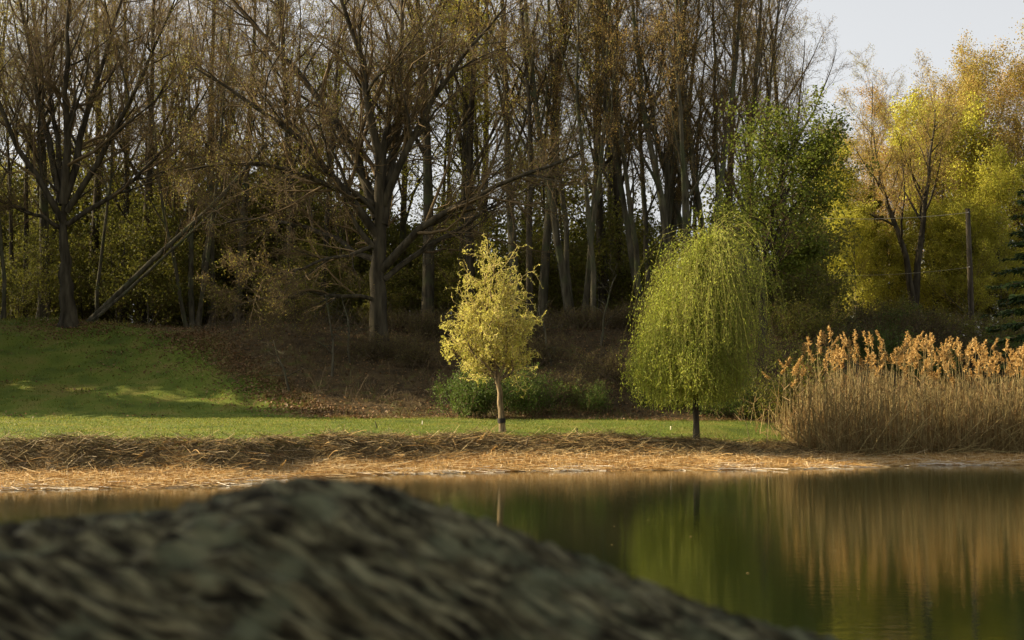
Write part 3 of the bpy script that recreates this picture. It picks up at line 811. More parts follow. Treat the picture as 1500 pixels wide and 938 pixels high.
def whereabouts(px):
    for lim, w in [(50, 'at the left picture edge'), (135, 'behind the stout slope tree'), (240, 'behind the leaning trunk'), (360, 'behind the stem clump'), (480, 'left of the spreading oak'),
                   (640, 'behind the spreading oak'), (720, 'left of the curly yellow willow'), (800, 'behind the curly yellow willow'), (905, 'between the two willows'), (1010, 'behind the left half of the weeping willow'),
                   (1110, 'behind the right half of the weeping willow'), (1240, 'behind the fresh green tree'), (1340, 'left of the V trunk tree'), (1420, 'left of the pole'), (9999, 'right of the pole')]:
        if px < lim: return w
# the rest of the wood, nothing in the photo tells these apart
rng = np.random.default_rng(77)
protos = [bare_a, bare_d, bare_e, bare_d, bare_e, bare_d, bare_b, bare_e]
placed = []
for k in range(1500):
    if len(placed) >= 50: break
    px = rng.uniform(-60, 1160); D = rng.uniform(75, 98 if px < 560 else 88)
    x = colx(px, D)
    if any((x - a) ** 2 + (D - b) ** 2 < 3.4 ** 2 for a, b in placed): continue
    placed.append((x, D))
    pr = protos[rng.integers(len(protos))]
    instance(pr, 'bare_tree', 'bare tree deep in the wood ' + whereabouts(px), 'tree', (x, D, float(height(x, D)) - .1), rng.uniform(0, 6.28), rng.uniform(.82, 1.08), 'bare trees filling the back of the wood')
# the wood goes on beyond the left edge of the picture
for k in range(30):
    x = -rng.uniform(29, 75); D = rng.uniform(60, 84) - .25 * (x + 27)
    instance(protos[k % 8], 'bare_tree', 'bare tree of the wood beyond the left edge of the picture', 'tree', (x, D, float(height(x, D)) - .1), rng.uniform(0, 6.28), rng.uniform(.8, 1.05), 'bare trees left of the picture')
# young leafing trees under the wood
placed = []
for k in range(3000):
    if len(placed) >= 175: break
    px = rng.uniform(-40, 1200); D = rng.uniform(71, 106 if px < 520 else 90)
    x = colx(px, D)
    if any((x - a) ** 2 + (D - b) ** 2 < 1.7 ** 2 for a, b in placed): continue
    if px < 430 and D < 80 and k % 3: continue
    placed.append((x, D))
    big = D > 82
    instance([under_a, under_b][k % 2], 'sapling', ('young leafing tree in the wood ' if big else 'small yellow green sapling ') + whereabouts(px), 'sapling', (x, D, float(height(x, D)) - .05), rng.uniform(0, 6.28),
             rng.uniform(1.2, 2.3) if big else rng.uniform(.7, 1.3), 'saplings under the wood')

# ------------------------------------------------------------------ the sunlit trees on the right
vb = np.array(ground_at(1336, 92.0, .1))
vtree = make_tree(61, trunks=[(local([(1338, 450), (1330, 395), (1312, 330), (1290, 270), (1278, 190)], 92, vb), .26, .35, 12),
                              (local([(1340, 450), (1345, 390), (1352, 320), (1362, 240), (1370, 160)], 92, vb, 1), .28, .35, 14)],
                  limb_ratio=.42, n2=8, n3=6, n4=5, ang=.55, up=.06, twig='twig_warm', leaf='leaf_ochre', nleaf=2, lsize=.08, leaf_jit=.2)
instance(vtree, 'twin_trunk_tree', 'tree with two dark trunks parting in a narrow V behind the reeds', 'tree', vb)
sunny = [
    (1205, 96, lime_b, .2, .95, 'lime_tree', 'pale lime tree just right of the fresh green tree'),
    (1240, 100, ochre_a, 1.0, .72, 'amber_tree', 'low amber tree left of the tall bare thin tree'),
    (1275, 104, bare_d, 2.0, 1.04, 'thin_tree', 'tall thin bare tree standing out against the sky on the right'),
    (1300, 112, ochre_b, 3.0, .90, 'amber_tree', 'orange budded tree behind the left arm of the V trunk tree'),
    (1345, 108, ochre_b, 4.2, 1.02, 'amber_tree', 'orange budded tree directly behind the V trunk tree'),
    (1388, 98, lime_b, 1.6, 1.22, 'lime_tree', 'bright lime tree between the V trunk tree and the pole'),
    (1400, 110, ochre_a, 5.0, 1.04, 'amber_tree', 'tall amber tree rising above the lime tree and the pole'),
    (1446, 100, ochre_a, .7, .98, 'amber_tree', 'amber tree just right of the pole'),
    (1490, 104, ochre_b, 2.4, 1.08, 'amber_tree', 'amber tree at the right picture edge behind the spruce'),
    (1540, 98, ochre_a, 3.6, 1.05, 'amber_tree', 'amber tree cut by the right picture edge'),
    (1465, 94, lime_b, 4.0, .85, 'lime_tree', 'low lime tree between the pole and the spruce'),
    (1425, 92, lime_b, 2.2, .62, 'lime_tree', 'small lime tree behind the foot of the pole'),
    (1300, 95, lime_b, 5.2, .60, 'lime_tree', 'small lime tree left of the V trunk foot'),
    (1255, 92, lime_b, 3.3, .62, 'lime_tree', 'small lime tree above the brown bushy mound'),
    (1370, 94, lime_b, .9, .65, 'lime_tree', 'small lime tree right of the V trunk foot'),
]
for px, D, pr, rz, sc, nm, lab in sunny:
    instance(pr, nm, lab, 'tree', ground_at(px, D, .1), rz, sc)

rng = np.random.default_rng(19)
for k in range(20):
    px = 1195 + 17.5 * k + rng.uniform(-6, 6); D = rng.uniform(95, 108)
    instance(lime_b if k % 3 else under_a, 'lime_thicket_tree', 'low lime leafed young tree filling the wood edge ' + whereabouts(px), 'tree', ground_at(px, D, .1), rng.uniform(0, 6.28), rng.uniform(.40, .62) if k % 3 else 1.5, 'low lime trees on the right')
# conifers
def spruce(seed, H, W, droopy=.35, levels=26, per=9, mat='needle', dens=22, first=.04, loose=0.0):
    rng = np.random.default_rng(seed)
    gt, gl = Geo(), Geo()
    gt.tubes(np.array([[[0, 0, -.2], [0, 0, H * .5], [0, 0, H]]]), np.array([[H * .018, H * .011, .01]]), 8)
    boughs = []
    for k in range(levels):
        f = first + (1 - first) * k / levels
        for q in range(per):
            if rng.random() < loose * .35: continue
            a = q * 2 * math.pi / per + k * .6 + rng.random() * .4
            L = W * (1 - f) ** .8 * (.75 + .4 * rng.random()) + .15
            n = 8; t = np.linspace(0, 1, n)
            P = np.stack([np.cos(a) * L * t, np.sin(a) * L * t, H * (f + rng.normal() * .05 * loose) + L * (rng.normal() * .25 * loose - droopy * t + .35 * t ** 2.2 * droopy)], 1)
            boughs.append((P, L))
    P = np.stack([b[0] for b in boughs]); L = np.array([b[1] for b in boughs])
    gt.tubes(P, taper(np.full(len(P), .03), 8, .3), 4)
    nb_ = len(P); i = np.repeat(np.arange(nb_), dens)
    t = rng.random(len(i)) ** .8
    f_ = t * 6.99; a = f_.astype(int); w = (f_ - a)[:, None]
    p = P[i, a] * (1 - w) + P[i, a + 1] * w
    tan = unit(P[i, a + 1] - P[i, a]); side = np.cross(tan, [0, 0, 1.0]); sg = rng.choice([-1, 1], len(i))[:, None]
    ax = tan * .7 + side * sg * (.5 + .5 * rng.random((len(i), 1))) + [0, 0, -.25]
    ln = (.26 + .30 * (1 - t)) * (L[i] / W * .5 + .7)
    for s in range(3):
        jit = rng.normal(size=ax.shape) * .22
        gl.leaves(p + rng.normal(size=p.shape) * .03, ax + jit * (1 + loose), np.array([[0, 0, 1.]]) + rng.normal(size=p.shape) * .5, ln, ln * .26)
    tm = gt.mesh('trunk', True); tm.materials.append(M['bark']); lm_ = gl.mesh('boughs'); lm_.materials.append(M[mat])
    return [('trunk', tm, []), ('crown', lm_, [])]
sp = spruce(3, 14, 4.4, .30, 24, 10, dens=46)
instance(sp, 'spruce_tree', 'dark green spruce cut by the right picture edge', 'tree', ground_at(1564, 60, .1), .3, 1.0)
pine = spruce(6, 12.5, 3.6, .02, 9, 6, 'pine', 40, .44, 1.0)
instance(pine, 'pine_tree', 'small thin pine with flat boughs left of the V trunk tree', 'tree', ground_at(1284, 96, .1), .9, .85)
# unseen spruces added beyond the left edge of the picture to shade the slope
rng = np.random.default_rng(8)
for k, (x, y, sc) in enumerate([(-24.6, 54.4, .60), (-27, 55.8, .64), (-29.5, 57.5, .72), (-32.5, 57.5, .7), (-36, 58.5, .75), (-30.5, 62, 1.05), (-35, 64, 1.2), (-34, 69, 1.2), (-39, 65.5, 1.1), (-40, 71, 1.3), (-45, 68.5, 1.2), (-50, 70, 1.3), (-56, 72, 1.3)]):
    instance(sp, 'spruce_tree', 'unseen spruce added beyond the left edge of the picture to shade the slope', 'tree', (x, y, float(height(x, y)) - .1), k * 1.1, sc, 'unseen shading spruces left of the picture')
for k, (x, y) in enumerate([(-6.5, 1.0), (-8.5, 3.0), (-9.5, 5.0)]):  # out-of-view spruces, added to keep the sun off the log
    instance(sp, 'spruce_tree', 'unseen spruce added on the near bank to shade the log', 'tree', (x, y, float(height(x, y)) - .1), k * 1.7, .62, 'unseen shading spruces on the near bank')

# ------------------------------------------------------------------ utility pole and wires
pb = np.array(ground_at(1424, 84.0, .15))
ph = at(1421, 306, 84.0)[2] - pb[2]
pole_t = thing('utility_pole', 'dark wooden utility pole standing behind the reeds', 'pole', tuple(pb))
g = Geo(); g.tubes(np.array([[[0, 0, 0], [-.04, 0, ph * .5], [-.12, 0, ph]]]), np.array([[.19, .165, .14]]), 12, True)
obj('post', g.mesh('post', True), M['pole'], pole_t)
for z in (.25, 3.5):
    g = Geo(); g.tubes(np.array([[[-.14, -.12, ph - z], [-.14, -.2, ph - z], [-.14, -.26, ph - z]]]), np.array([[.03, .05, .03]]), 8, True)
    obj('insulator', g.mesh('insulator', True), M['metal'], pole_t)
pb2 = np.array(ground_at(1160, 80.0, .15))
p2 = thing('utility_pole', 'utility pole hidden behind the crown of the fresh green tree', 'pole', tuple(pb2))
g = Geo(); g.tubes(np.array([[[0, 0, 0], [0, 0, ph * .5], [0, 0, ph - .2]]]), np.array([[.19, .165, .14]]), 12, True)
obj('post', g.mesh('post', True), M['pole'], p2)
for z, lab, r in ((.25, 'upper wire strung leftwards from the top of the pole', .016), (3.5, 'thin lower wire strung leftwards from the pole', .007)):
    A = pb + [-.14, -.22, ph - z]; B = pb2 + [0, -.15, at(1160, 318, 80)[2] - pb2[2] - (z - .25)]
    t = np.linspace(0, 1, 24)[:, None]
    P = A * (1 - t) + B * t; P[:, 2] -= .25 * (4 * t * (1 - t))[:, 0]
    g = Geo(); g.tubes(P[None] - A, np.full((1, 24), r), 5)
    tag(obj('utility_wire', g.mesh('utility_wire'), M['wire'], None, tuple(A)), lab, 'wire')

# ------------------------------------------------------------------ shrubs
def shrub(seed, w, h, mat, n=2600, leaf=.07, stem='twig', stems_n=26):
    rng = np.random.default_rng(seed)
    gs, gl = Geo(), Geo()
    a = rng.random(stems_n) * 6.28
    d = np.stack([np.cos(a) * rng.random(stems_n), np.sin(a) * rng.random(stems_n), np.full(stems_n, .9)], 1)
    P = sweep(np.zeros((stems_n, 3)) + rng.normal(size=(stems_n, 3)) * [w * .15, w * .15, 0], d, np.full(stems_n, h) * (.7 + .4 * rng.random(stems_n)), 7, .12, 0, rng)
    P[:, :, 0] *= w / h * .8; P[:, :, 1] *= w / h * .8
    gs.tubes(P, taper(np.full(stems_n, .016), 7, .4), 4)
    s, dd, ln, rr = children(P, taper(np.full(stems_n, .016), 7, .4), 12, .15, 1, .8, .3, .4, rng, np.full(stems_n, h), .3, .5, .006)
    P2 = sweep(s, dd, ln, 5, .15, .02, rng); gs.tubes(P2, taper(rr, 5, .5), 3)
    for q in range(max(1, n // len(P2))):
        f = rng.random(len(P2)) * 3.99; k = f.astype(int); wq = (f - k)[:, None]; i = np.arange(len(P2))
        p = P2[i, k] * (1 - wq) + P2[i, k + 1] * wq + rng.normal(size=(len(P2), 3)) * .07
        gl.leaves(p, rng.normal(size=p.shape), rng.normal(size=p.shape) + [0, 0, .6], leaf * (.6 + .7 * rng.random(len(p))), leaf * .6)
    sm = gs.mesh('stems'); sm.materials.append(M[stem]); lm_ = gl.mesh('foliage'); lm_.materials.append(M[mat])
    return [('stems', sm, []), ('foliage', lm_, [])]
sh_green = shrub(1, 2.3, 1.75, 'leaf_shrub', 9000, .075)
sh_under = shrub(2, 2.2, 1.7, 'leaf_under', 5200, .07)
sh_dark = shrub(3, 2.2, 1.3, 'leaf_shrub', 7000, .06)
sh_brown = shrub(4, 2.6, 1.6, 'brush_leaf', 3000, .06, 'bramble', 50)
for px, D, pr, rz, sc, lab in [
    (700, 51.0, sh_green, 0, 1.0, 'bright green rounded shrub just left of the curly willow trunk'),
    (768, 52.0, sh_green, 2, .95, 'darker green shrub just right of the curly willow trunk'),
    (872, 52.5, sh_dark, 3, .75, 'low dim shrub left of the weeping willow at the embankment foot'),
    (975, 53.0, sh_dark, 1, .85, 'dark low shrub behind the left side of the weeping willow trunk'),
    (1050, 52.0, sh_dark, 4, 1.0, 'dark low shrub right of the weeping willow trunk'),
    (1105, 51.5, sh_dark, 5, 1.1, 'dark shrub between the weeping willow and the reeds'),
    (1150, 50.0, sh_under, 2, 1.25, 'pale leafed shrub at the left end of the reeds'),
    (1185, 56.0, sh_under, 5, 1.2, 'leafy shrub rising behind the left end of the reeds')]:
    instance(pr, 'shrub', lab, 'shrub', ground_at(px, D, .05), rz, sc)
rng = np.random.default_rng(15)
mound = [(1190, 74), (1225, 80), (1262, 82), (1300, 83), (1330, 80), (1290, 74), (1245, 70), (1365, 78), (1395, 80), (1340, 70), (1215, 66), (1290, 64), (1400, 70), (1450, 76), (1475, 70), (1440, 64), (1370, 62), (1495, 80), (1180, 62)]
for k, (px, D) in enumerate(mound):
    pr = [sh_brown, sh_dark, sh_brown, sh_under, sh_dark][k % 5]
    instance(pr, 'mound_shrub', 'tangled bush on the mound behind the reeds ' + whereabouts(px), 'shrub', ground_at(px, D, .05), rng.uniform(0, 6), (rng.uniform(1.3, 1.9), rng.uniform(1.3, 1.9), rng.uniform(1.0, 1.4)), 'bushes on the mound behind the reeds')
for k in range(18):
    px = rng.uniform(430, 1130); D = rng.uniform(53.5, 64)
    x = colx(px, D)
    if x < leaf_edge(D) + 1.5: continue
    instance(sh_brown, 'twiggy_bush', 'low twiggy brown bush on the embankment ' + whereabouts(px), 'shrub', (x, D, float(height(x, D)) - .05), rng.uniform(0, 6), (rng.uniform(.6, 1.1),) * 2 + (rng.uniform(.5, .9),), 'twiggy bushes on the embankment')

# dead saplings in front of the oak
def snag(seed, H, bend):
    rng = np.random.default_rng(seed); g, g2 = Geo(), Geo()
    P = sweep(np.array([[0, 0, -.1]]), np.array([[bend, 0, 1.]]), np.array([H]), 10, .12, .03, rng); Rr = taper(np.array([.055]), 10, .3)
    g.tubes(P, Rr, 7, True)
    s, d, ln, rr = children(P, Rr, 9, .25, 1, 1.0, .3, .4, rng, np.array([H]), .2, .55, .012)
    Pb = sweep(s, d, ln, 6, .22, -.02, rng); g2.tubes(Pb, taper(rr, 6, .4), 4)
    s, d, ln, rr = children(Pb, taper(rr, 6, .4), 5, .2, 1, .8, .3, .5, rng, ln, .2, .6, .008)
    g2.tubes(sweep(s, d, ln, 5, .2, -.02, rng), taper(rr, 5, .5), 3)
    a = g.mesh('trunk', True); a.materials.append(M['bark_grey']); b = g2.mesh('branches'); b.materials.append(M['bark_oak'])
    return [('trunk', a, []), ('branches', b, [])]
for k, (px, D, H, bend, lab) in enumerate([(486, 56, 3.4, .05, 'dead crooked sapling just left of the oak trunk'), (425, 55, 2.2, -.1, 'short dead snag at the top of the leaf strewn bank'),
                                          (512, 57, 3.0, .2, 'leaning grey dead sapling against the oak'), (808, 57, 2.6, -.15, 'dead sapling right of the curly willow'), (880, 59, 3.2, .1, 'thin dead sapling left of the weeping willow')]):
    instance(snag(200 + k, H, bend), 'dead_sapling', lab, 'sapling', ground_at(px, D, .03), k * 1.3)

# ------------------------------------------------------------------ reeds
def plume_geo(g, base, rng, size=.34, n=46, lean=None):
    """a drooping, feathery one-sided head"""
    if lean is None: lean = rng.normal(size=2) * .35
    t = rng.random(n)
    p = base + np.stack([lean[0] * t * size, lean[1] * t * size, t * size * .95 - .06], 1)
    ax = rng.normal(size=(n, 3)) * .65 + np.array([lean[0] * 1.6, lean[1] * 1.6, .45])
    g.leaves(p, ax, rng.normal(size=(n, 3)), size * (.44 - .24 * t) * (.7 + .6 * rng.random(n)), size * .12)
reed_protos = []
for k in range(8):
    rng = np.random.default_rng(300 + k)
    gs, gp, gf = Geo(), Geo(), Geo()
    H = 3.0
    P = sweep(np.array([[0, 0, -.05]]), np.array([[rng.normal() * .03, rng.normal() * .03, 1]]), np.array([H]), 7, .025, 0, rng)
    gs.tubes(P, np.linspace(.011, .006, 7)[None], 4)
    plume_geo(gp, P[0, -1], rng, .30 + .12 * rng.random())
    a = gs.mesh('stem', True); a.materials.append(M['reed']); b = gp.mesh('plume'); b.materials.append(M['plume'])
    parts = [('stem', a, []), ('plume', b, [])]
    for q in range(2):
        gf = Geo(); sp_ = P[0, 2 + 2 * q][None]; d = np.array([[rng.normal(), rng.normal(), .9]])
        gf.blades(sp_, sp_ + unit(d) * .45, .022); c = gf.mesh('leaf'); c.materials.append(M['reed_low']); parts.append(('leaf', c, []))
    reed_protos.append(parts)
def reed_front(x):        # near edge of the reed bed
    return np.interp(x, [8.2, 9.5, 12, 15, 30], [43.8, 42.2, 42.8, 43.0, 42.5])
rng = np.random.default_rng(31)
for k in range(230):
    x = 8.6 + 9.4 * rng.random() ** .9; y = reed_front(x) + rng.random() * 4.5
    px = x / y * FPX + CX
    hmax = np.interp(px, [1150, 1180, 1215, 1260, 1330, 1400, 1500], [2.3, 3.05, 3.4, 3.5, 3.4, 3.15, 3.2])
    hh = hmax * (.74 + .32 * rng.random())
    instance(reed_protos[k % 8], 'reed', 'tall dry reed with tawny feathery plume in the reed bed', 'reed', (x, y, float(height(x, y)) - .02), rng.uniform(0, 6.28), (1, 1, hh / 3.0), 'plumed reeds of the reed bed', (rng.normal() * .05, rng.normal() * .075))
rng = np.random.default_rng(32)
gs, gl = Geo(), Geo()
n = 4400
x = 8.0 + 13.0 * rng.random(n) ** .95; y = reed_front(x) - .1 + 6.0 * rng.random(n) ** 1.2
px = x / y * FPX + CX
dens = np.clip((px - 1135) / 60, .12, 1); k = rng.random(n) < dens
x, y, px = x[k], y[k], px[k]; n = len(x)
hm = np.interp(px, [1140, 1175, 1215, 1260, 1330, 1400, 1500], [1.3, 2.2, 2.7, 2.8, 2.75, 2.6, 2.6]) * (.32 + .64 * rng.random(n))
d = np.stack([rng.normal(size=n) * .10 + (rng.random(n) < .12) * rng.normal(size=n) * .5, rng.normal(size=n) * .06, np.ones(n)], 1)
P = sweep(np.stack([x, y, height(x, y) - .03], 1), d, hm, 5, .03, 0, rng)
gs.tubes(P, np.linspace(.0095, .005, 5)[None].repeat(n, 0), 3)
# broken and fallen stems
m = 700
xb = 8.6 + 12 * rng.random(m); yb = reed_front(xb) - .35 + 2.0 * rng.random(m)
db = np.stack([rng.normal(size=m), rng.normal(size=m) * .4 - .2, .25 + .9 * rng.random(m)], 1)
Pb = sweep(np.stack([xb, yb, height(xb, yb) + .02], 1), db, .8 + 1.2 * rng.random(m), 6, .06, -.06, rng)
Pb[:, :, 2] = np.maximum(Pb[:, :, 2], height(Pb[:, :, 0], Pb[:, :, 1]) + .02)
gs.tubes(Pb, np.full((m, 6), .0085), 3)
sm = gs.mesh('reed_stems'); 
# dry leaves, thick towards the base
for q in range(5):
    f = rng.random(n) ** 1.5 * 3.6; i = f.astype(int); w = (f - i)[:, None]; ar = np.arange(n)
    s = P[ar, i] * (1 - w) + P[ar, i + 1] * w
    dd = unit(np.stack([rng.normal(size=n), rng.normal(size=n), .5 + .9 * rng.random(n)], 1))
    gl.blades(s, s + dd * (.25 + .35 * rng.random(n))[:, None], .016)
tag(obj('reed_bed', sm, M['reed']), 'dense mass of dry tan reed stems at the water edge', 'reeds', kind='stuff')
tag(obj('reed_leaves', gl.mesh('reed_leaves'), M['reed_low']), 'dry curled leaves filling the lower reed bed', 'reeds', kind='stuff')
# one thin stalk standing alone on the lawn edge, and a bare sprout
for px, D, H, lab, b in [(1099, 41.0, 1.35, 'single pale reed stalk leaning left in front of the weeping willow lawn', -.14), (1122, 41.5, 1.5, 'thin bare brown stem between lone reed stalk and reed bed', .02)]:
    p0 = ground_at(px, D); t = thing('lone_stalk', lab, 'reed', tuple(p0)); g = Geo(); gp = Geo()
    P = np.array([[0, 0, 0], [b * .35, 0, H * .4], [b * 1.0, 0, H * .75], [b * 1.7, 0, H]]); g.tubes(P[None], np.array([[.013, .011, .009, .007]]), 5)
    obj('stem', g.mesh('stem'), M['reed'] if b < 0 else M['twig'], t)
    if b < 0:
        plume_geo(gp, P[-1], np.random.default_rng(3), .2, 16, np.array([0., 0.])); obj('plume', gp.mesh('plume'), M['plume'], t)

# ------------------------------------------------------------------ ground litter: straw, thatch, leaves, grass
rng = np.random.default_rng(40)
def in_view(x, y, pad=30): 
    px = x / y * FPX + CX; return (px > -pad) & (px < 1500 + pad)
def lay(n, x, y, length, tilt, wid, z0=.0, curve=.05, dirx=1.0):
    """stalks lying about"""
    a = rng.normal(size=n) * .8 + np.where(rng.random(n) < .5, 0, math.pi)
    d = np.stack([np.cos(a) * dirx, np.sin(a), rng.normal(size=n) * tilt], 1)
    z = height(x, y) + z0
    P = sweep(np.stack([x, y, z], 1), d, length, 4, curve, -.03, rng)
    P[:, :, 2] = np.maximum(P[:, :, 2], height(P[:, :, 0], P[:, :, 1]) + .004)
    return P, np.full((n, 4), 1.0) * np.asarray(wid)[..., None] if np.ndim(wid) else np.full((n, 4), wid)
# beach straw
g = Geo()
n = 21000
x = rng.uniform(-13, 18, n); f = rng.random(n) ** .9; y = shore(x) - .1 + f * (np.interp(x, KX, BW) + .3)
up_ = rng.random(n) < np.interp(x, [-12, -4, 0, 10], [.06, .16, .28, .35]); y = np.where(up_, shore(x) + np.interp(x, KX, BW) + rng.random(n) ** 1.6 * np.interp(x, KX, TW), y)
k = in_view(x, y); x, y, f = x[k], y[k], f[k]; n = len(x)
P, r = lay(n, x, y, .25 + .5 * rng.random(n), .12, .0055, .05 * rng.random(n))
g.tubes(P, r, 3)
# short stubble standing on the beach
m = 9000
xs = rng.uniform(-13, 18, m); ys = shore(xs) + .15 + rng.random(m) * np.interp(xs, KX, BW)
k = in_view(xs, ys); xs, ys = xs[k], ys[k]; m = len(xs)
b = np.stack([xs, ys, height(xs, ys) - .01], 1); tp_ = b + unit(np.stack([rng.normal(size=m) * .6, rng.normal(size=m) * .6, np.ones(m)], 1)) * (.06 + .17 * rng.random(m))[:, None]
g.blades(b, tp_, .016)
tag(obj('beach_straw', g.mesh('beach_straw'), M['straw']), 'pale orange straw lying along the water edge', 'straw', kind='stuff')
# bleached stalks at the waterline
g = Geo(); n = 1500
x = rng.uniform(-12.5, 14, n); y = shore(x) + .05 + rng.random(n) ** 1.5 * 1.0
k_ = np.array([mnoise.noise(Vector((a * .55, 3.3, 0))) for a in x]) + rng.normal(size=n) * .15 > .14
x, y = x[k_], y[k_]; n = len(x)
P, r = lay(n, x, y, .3 + .7 * rng.random(n), .04, .0055, .02, .06, 1.4); P[:, :, 2] = np.maximum(P[:, :, 2], .012)
g.tubes(P, r, 4)
tag(obj('bleached_stalks', g.mesh('bleached_stalks'), M['flotsam']), 'whitish stalks washed up along the waterline', 'straw', kind='stuff')
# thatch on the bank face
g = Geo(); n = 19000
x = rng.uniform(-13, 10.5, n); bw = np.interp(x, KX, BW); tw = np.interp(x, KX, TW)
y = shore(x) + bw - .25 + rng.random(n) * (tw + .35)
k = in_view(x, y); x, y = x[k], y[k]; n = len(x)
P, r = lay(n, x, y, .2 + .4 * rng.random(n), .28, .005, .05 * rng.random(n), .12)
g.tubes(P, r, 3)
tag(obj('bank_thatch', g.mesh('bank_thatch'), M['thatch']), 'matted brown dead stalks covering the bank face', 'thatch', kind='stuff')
# lighter fallen stalks on the bank, each long enough to pick out
gs_ = []
for k in range(4):
    g = Geo(); L = .45 + .16 * k
    P = sweep(np.array([[0, 0, .03]]), np.array([[1., .1, .22]]), np.array([L]), 6, .06, -.09, np.random.default_rng(k)); g.tubes(P, np.full((1, 6), .0075), 5)
    me = g.mesh('stalk'); me.materials.append(M['straw']); gs_.append(me)
for k in range(110):
    x = rng.uniform(-11, 9); y = shore(x) + np.interp(x, KX, BW) + rng.uniform(-.4, 1.2)
    o = obj('fallen_stalk', gs_[k % 4], None, None, (x, y, float(height(x, y)) + .02)); o.rotation_euler = (0, rng.normal() * .2, rng.uniform(0, 6.28))
    tag(o, 'pale broken reed stalk lying on the dark bank thatch', 'stalk', 'fallen reed stalks on the bank')
# fallen plumes
for px, py_, D, lab in [(198, 664, 34.3, 'yellow fallen reed plume on the left part of the bank'), (697, 648, 40.6, 'yellow fallen reed plume on the bank below the curly willow'),
                       (405, 684, 35.0, 'tan fallen reed plume at the foot of the bank left of the log peak'), (715, 660, 40.0, 'tan clump of reed fluff below the curly willow')]:
    g = Geo(); r3 = np.random.default_rng(int(px)); plume_geo(g, np.zeros(3), r3, .26, 40, np.array([.9, 0.])); x = colx(px, D)
    tag(obj('fallen_plume', g.mesh('fallen_plume'), M['plume'], None, (x, D, float(height(x, D)) + .08)), lab, 'reed plume')
# broken root and little stakes
def stake(px, D, H, r, mat, name, lab, lean=0.0, fork=False):
    p0 = ground_at(px, D); t = thing(name, lab, 'stake' if not fork else 'stub', tuple(p0)); g = Geo()
    g.tubes(np.array([[[0, 0, 0], [lean * .4, 0, H * .5], [lean, 0, H]]]), np.array([[r * 1.2, r, r * .8]]), 7, True); obj('shaft', g.mesh('shaft', True), mat, t)
    if fork:
        g = Geo(); g.tubes(np.array([[[lean * .4, 0, H * .45], [-.1, -.02, H * .62], [-.2, 0, H * .66]]]), np.array([[r * .8, r * .6, r * .4]]), 6, True); obj('side_branch', g.mesh('side_branch', True), mat, t)
stake(768, 40.9, .42, .025, M['bark_tan'], 'branch_stub', 'broken forked branch stub standing on the bank right of the curly willow', .12, True)
stake(845, 42.6, .27, .025, M['bark'], 'ground_stake', 'short dark stake on the lawn edge right of the curly willow')
stake(619, 46.5, .16, .014, M['flotsam'], 'marker_peg', 'tiny white peg in the lawn left of the curly willow')
stake(982, 46.0, .14, .02, M['flotsam'], 'marker_peg', 'tiny white peg in the lawn left of the weeping willow trunk')
stake(553, 43.0, .24, .016, M['bark'], 'ground_stake', 'tiny dark stick poking from the lawn above the bank', -.06)

# lawn
g = Geo(); n = 120000
u = rng.random(n)
y = np.where(rng.random(n) < .62, 34 + 16.5 * rng.random(n), 49 + 22 * rng.random(n)); x = rng.uniform(-27, 11.5, n)
bt = shore(x) + np.interp(x, KX, BW) + np.interp(x, KX, TW)
ok = (y > bt - .55 + .55 * wob(x, y, 2.6, .3) - .5 * rng.random(n) ** 3) & in_view(x, y, 20) & ((y < 51.0) | (x < leaf_edge(y) + .9 * wob(x, y, .9, 5))) & (y < 70 + 2 * wob(x, y, .5, 2))
x, y = x[ok], y[ok]; n = len(x)
b = np.stack([x, y, height(x, y) - .015], 1)
tuft = np.array([mnoise.noise(Vector((a * 1.1, b_ * 1.1, 2.0))) for a, b_ in zip(x, y)])
hgt = (.035 + .05 * rng.random(n)) * np.where(y > 50, 1 + 2.2 * np.clip(tuft, 0, 1), 1.0) * np.where(y < bt[ok] + .6, 1.9, 1.0) * np.where(y > 66, 2.2, 1.0)
tp_ = b + unit(np.stack([rng.normal(size=n) * .6, rng.normal(size=n) * .6, np.ones(n)], 1)) * hgt[:, None]
g.blades(b, tp_, np.where(y > 52, .03, .02))
tag(obj('lawn_grass', g.mesh('lawn_grass'), M['grass']), 'short green grass of the lawn and the slope', 'grass', kind='stuff')
# rough dry grass of embankment and forest edge
g = Geo(); n = 34000
y = 51 + 30 * rng.random(n) ** 1.3; x = rng.uniform(-30, 32, n)
clump = np.array([mnoise.noise(Vector((a * .5, b_ * .5, 0))) for a, b_ in zip(x, y)])
ok = in_view(x, y) & ((x > leaf_edge(y)) | (y > 67)) & (clump > -.1)
x, y = x[ok], y[ok]; n = len(x); b = np.stack([x, y, height(x, y) - .02], 1)
tp_ = b + unit(np.stack([rng.normal(size=n) * .5, rng.normal(size=n) * .5, np.ones(n)], 1)) * (.10 + .28 * rng.random(n))[:, None]
g.blades(b, tp_, .025)
tag(obj('rough_grass', g.mesh('rough_grass'), M['dry']), 'rough dry grass on the embankment', 'grass', kind='stuff')
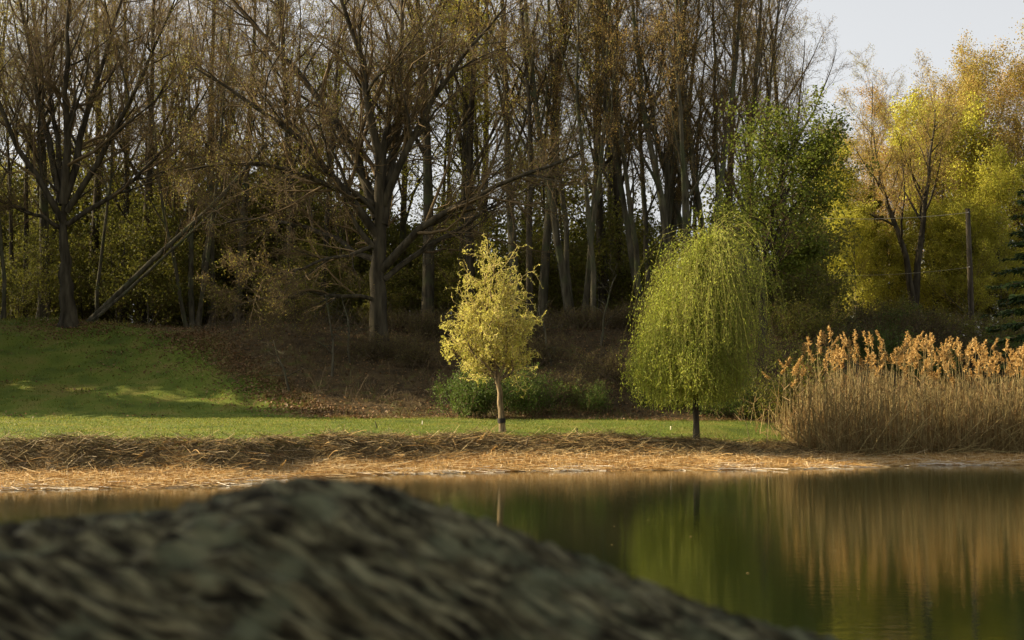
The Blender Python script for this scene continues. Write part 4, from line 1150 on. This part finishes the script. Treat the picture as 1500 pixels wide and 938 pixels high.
# dead leaves
g = Geo(); n = 36000
y = 50.3 + 26 * rng.random(n) ** 1.2; x = rng.uniform(-30, 22, n)
near_edge = np.abs(x - leaf_edge(y) - .5) < 1.1
tree_ring = np.hypot(x - lb[0], y - lb[1]) < 2.6
ok = in_view(x, y) & ((x > leaf_edge(y) - .4 + .7 * wob(x, y, .9, 5)) | tree_ring | (y > 69))
extra = 5000
ye = rng.uniform(50.5, 63, extra); xe = leaf_edge(ye) + .4 + rng.normal(size=extra) * .55
xr_ = lb[0] + rng.normal(size=1200) * 1.5; yr_ = lb[1] + rng.normal(size=1200) * 1.5
xh = rng.uniform(-26, -6, 9000); yh = 50 + 20 * rng.random(9000) ** .8
kh = np.array([mnoise.noise(Vector((a * .32, b_ * .5, 5.0))) for a, b_ in zip(xh, yh)]) + .35 * rng.random(9000) > .46
xh, yh = xh[kh], yh[kh]
yf = 50.5 + 14 * rng.random(1500); xf = leaf_edge(yf) - np.abs(rng.normal(size=1500)) * 1.2
x = np.concatenate([x[ok], xe, xr_, xh, xf]); y = np.concatenate([y[ok], ye, yr_, yh, yf]); n = len(x)
p = np.stack([x, y, height(x, y) + .02 + .05 * rng.random(n)], 1)
g.leaves(p, rng.normal(size=(n, 3)) * [1, 1, .4], rng.normal(size=(n, 3)) * .6 + [0, 0, 1], .11 * (.6 + .7 * rng.random(n)), .075)
tag(obj('leaf_litter', g.mesh('leaf_litter'), M['litter']), 'brown dead leaves strewn over the embankment', 'leaves', kind='stuff')
# arching bramble canes
g = Geo(); n = 4200
y = 52.5 + 16 * rng.random(n); x = rng.uniform(-14, 14, n)
ok = in_view(x, y) & (x > leaf_edge(y) + .8); x, y = x[ok], y[ok]; n = len(x)
d = np.stack([rng.normal(size=n) * .6, rng.normal(size=n) * .6, np.ones(n)], 1)
P = sweep(np.stack([x, y, height(x, y) - .02], 1), d, .5 + 1.2 * rng.random(n) ** 1.5, 6, .12, -.16, rng)
g.tubes(P, np.full((n, 6), .0075), 3)
tag(obj('bramble_canes', g.mesh('bramble_canes'), M['bramble']), 'tangle of thin brown bramble canes on the embankment', 'brambles', kind='stuff')

# bits of leaf floating on the pond
g = Geo(); g.leaves(np.array([[0, 0, 0.]]), np.array([[1., .2, 0]]), np.array([[0, 0, 1.]]), .045, .022); fl = g.mesh('floating_leaf'); fl.materials.append(M['straw'])
for k, (px, py_) in enumerate([(893, 797), (948, 761), (1012, 785), (900, 770), (1165, 742), (1090, 838), (1235, 770)]):
    D = CAM_Z * FPX / (py_ - HORIZON)
    o = obj('floating_leaf', fl, None, None, (colx(px, D), D, .006)); o.rotation_euler = (0, 0, k * 1.3)
    tag(o, 'tiny pale leaf scrap floating on the pond', 'leaf', 'leaf scraps floating on the pond')
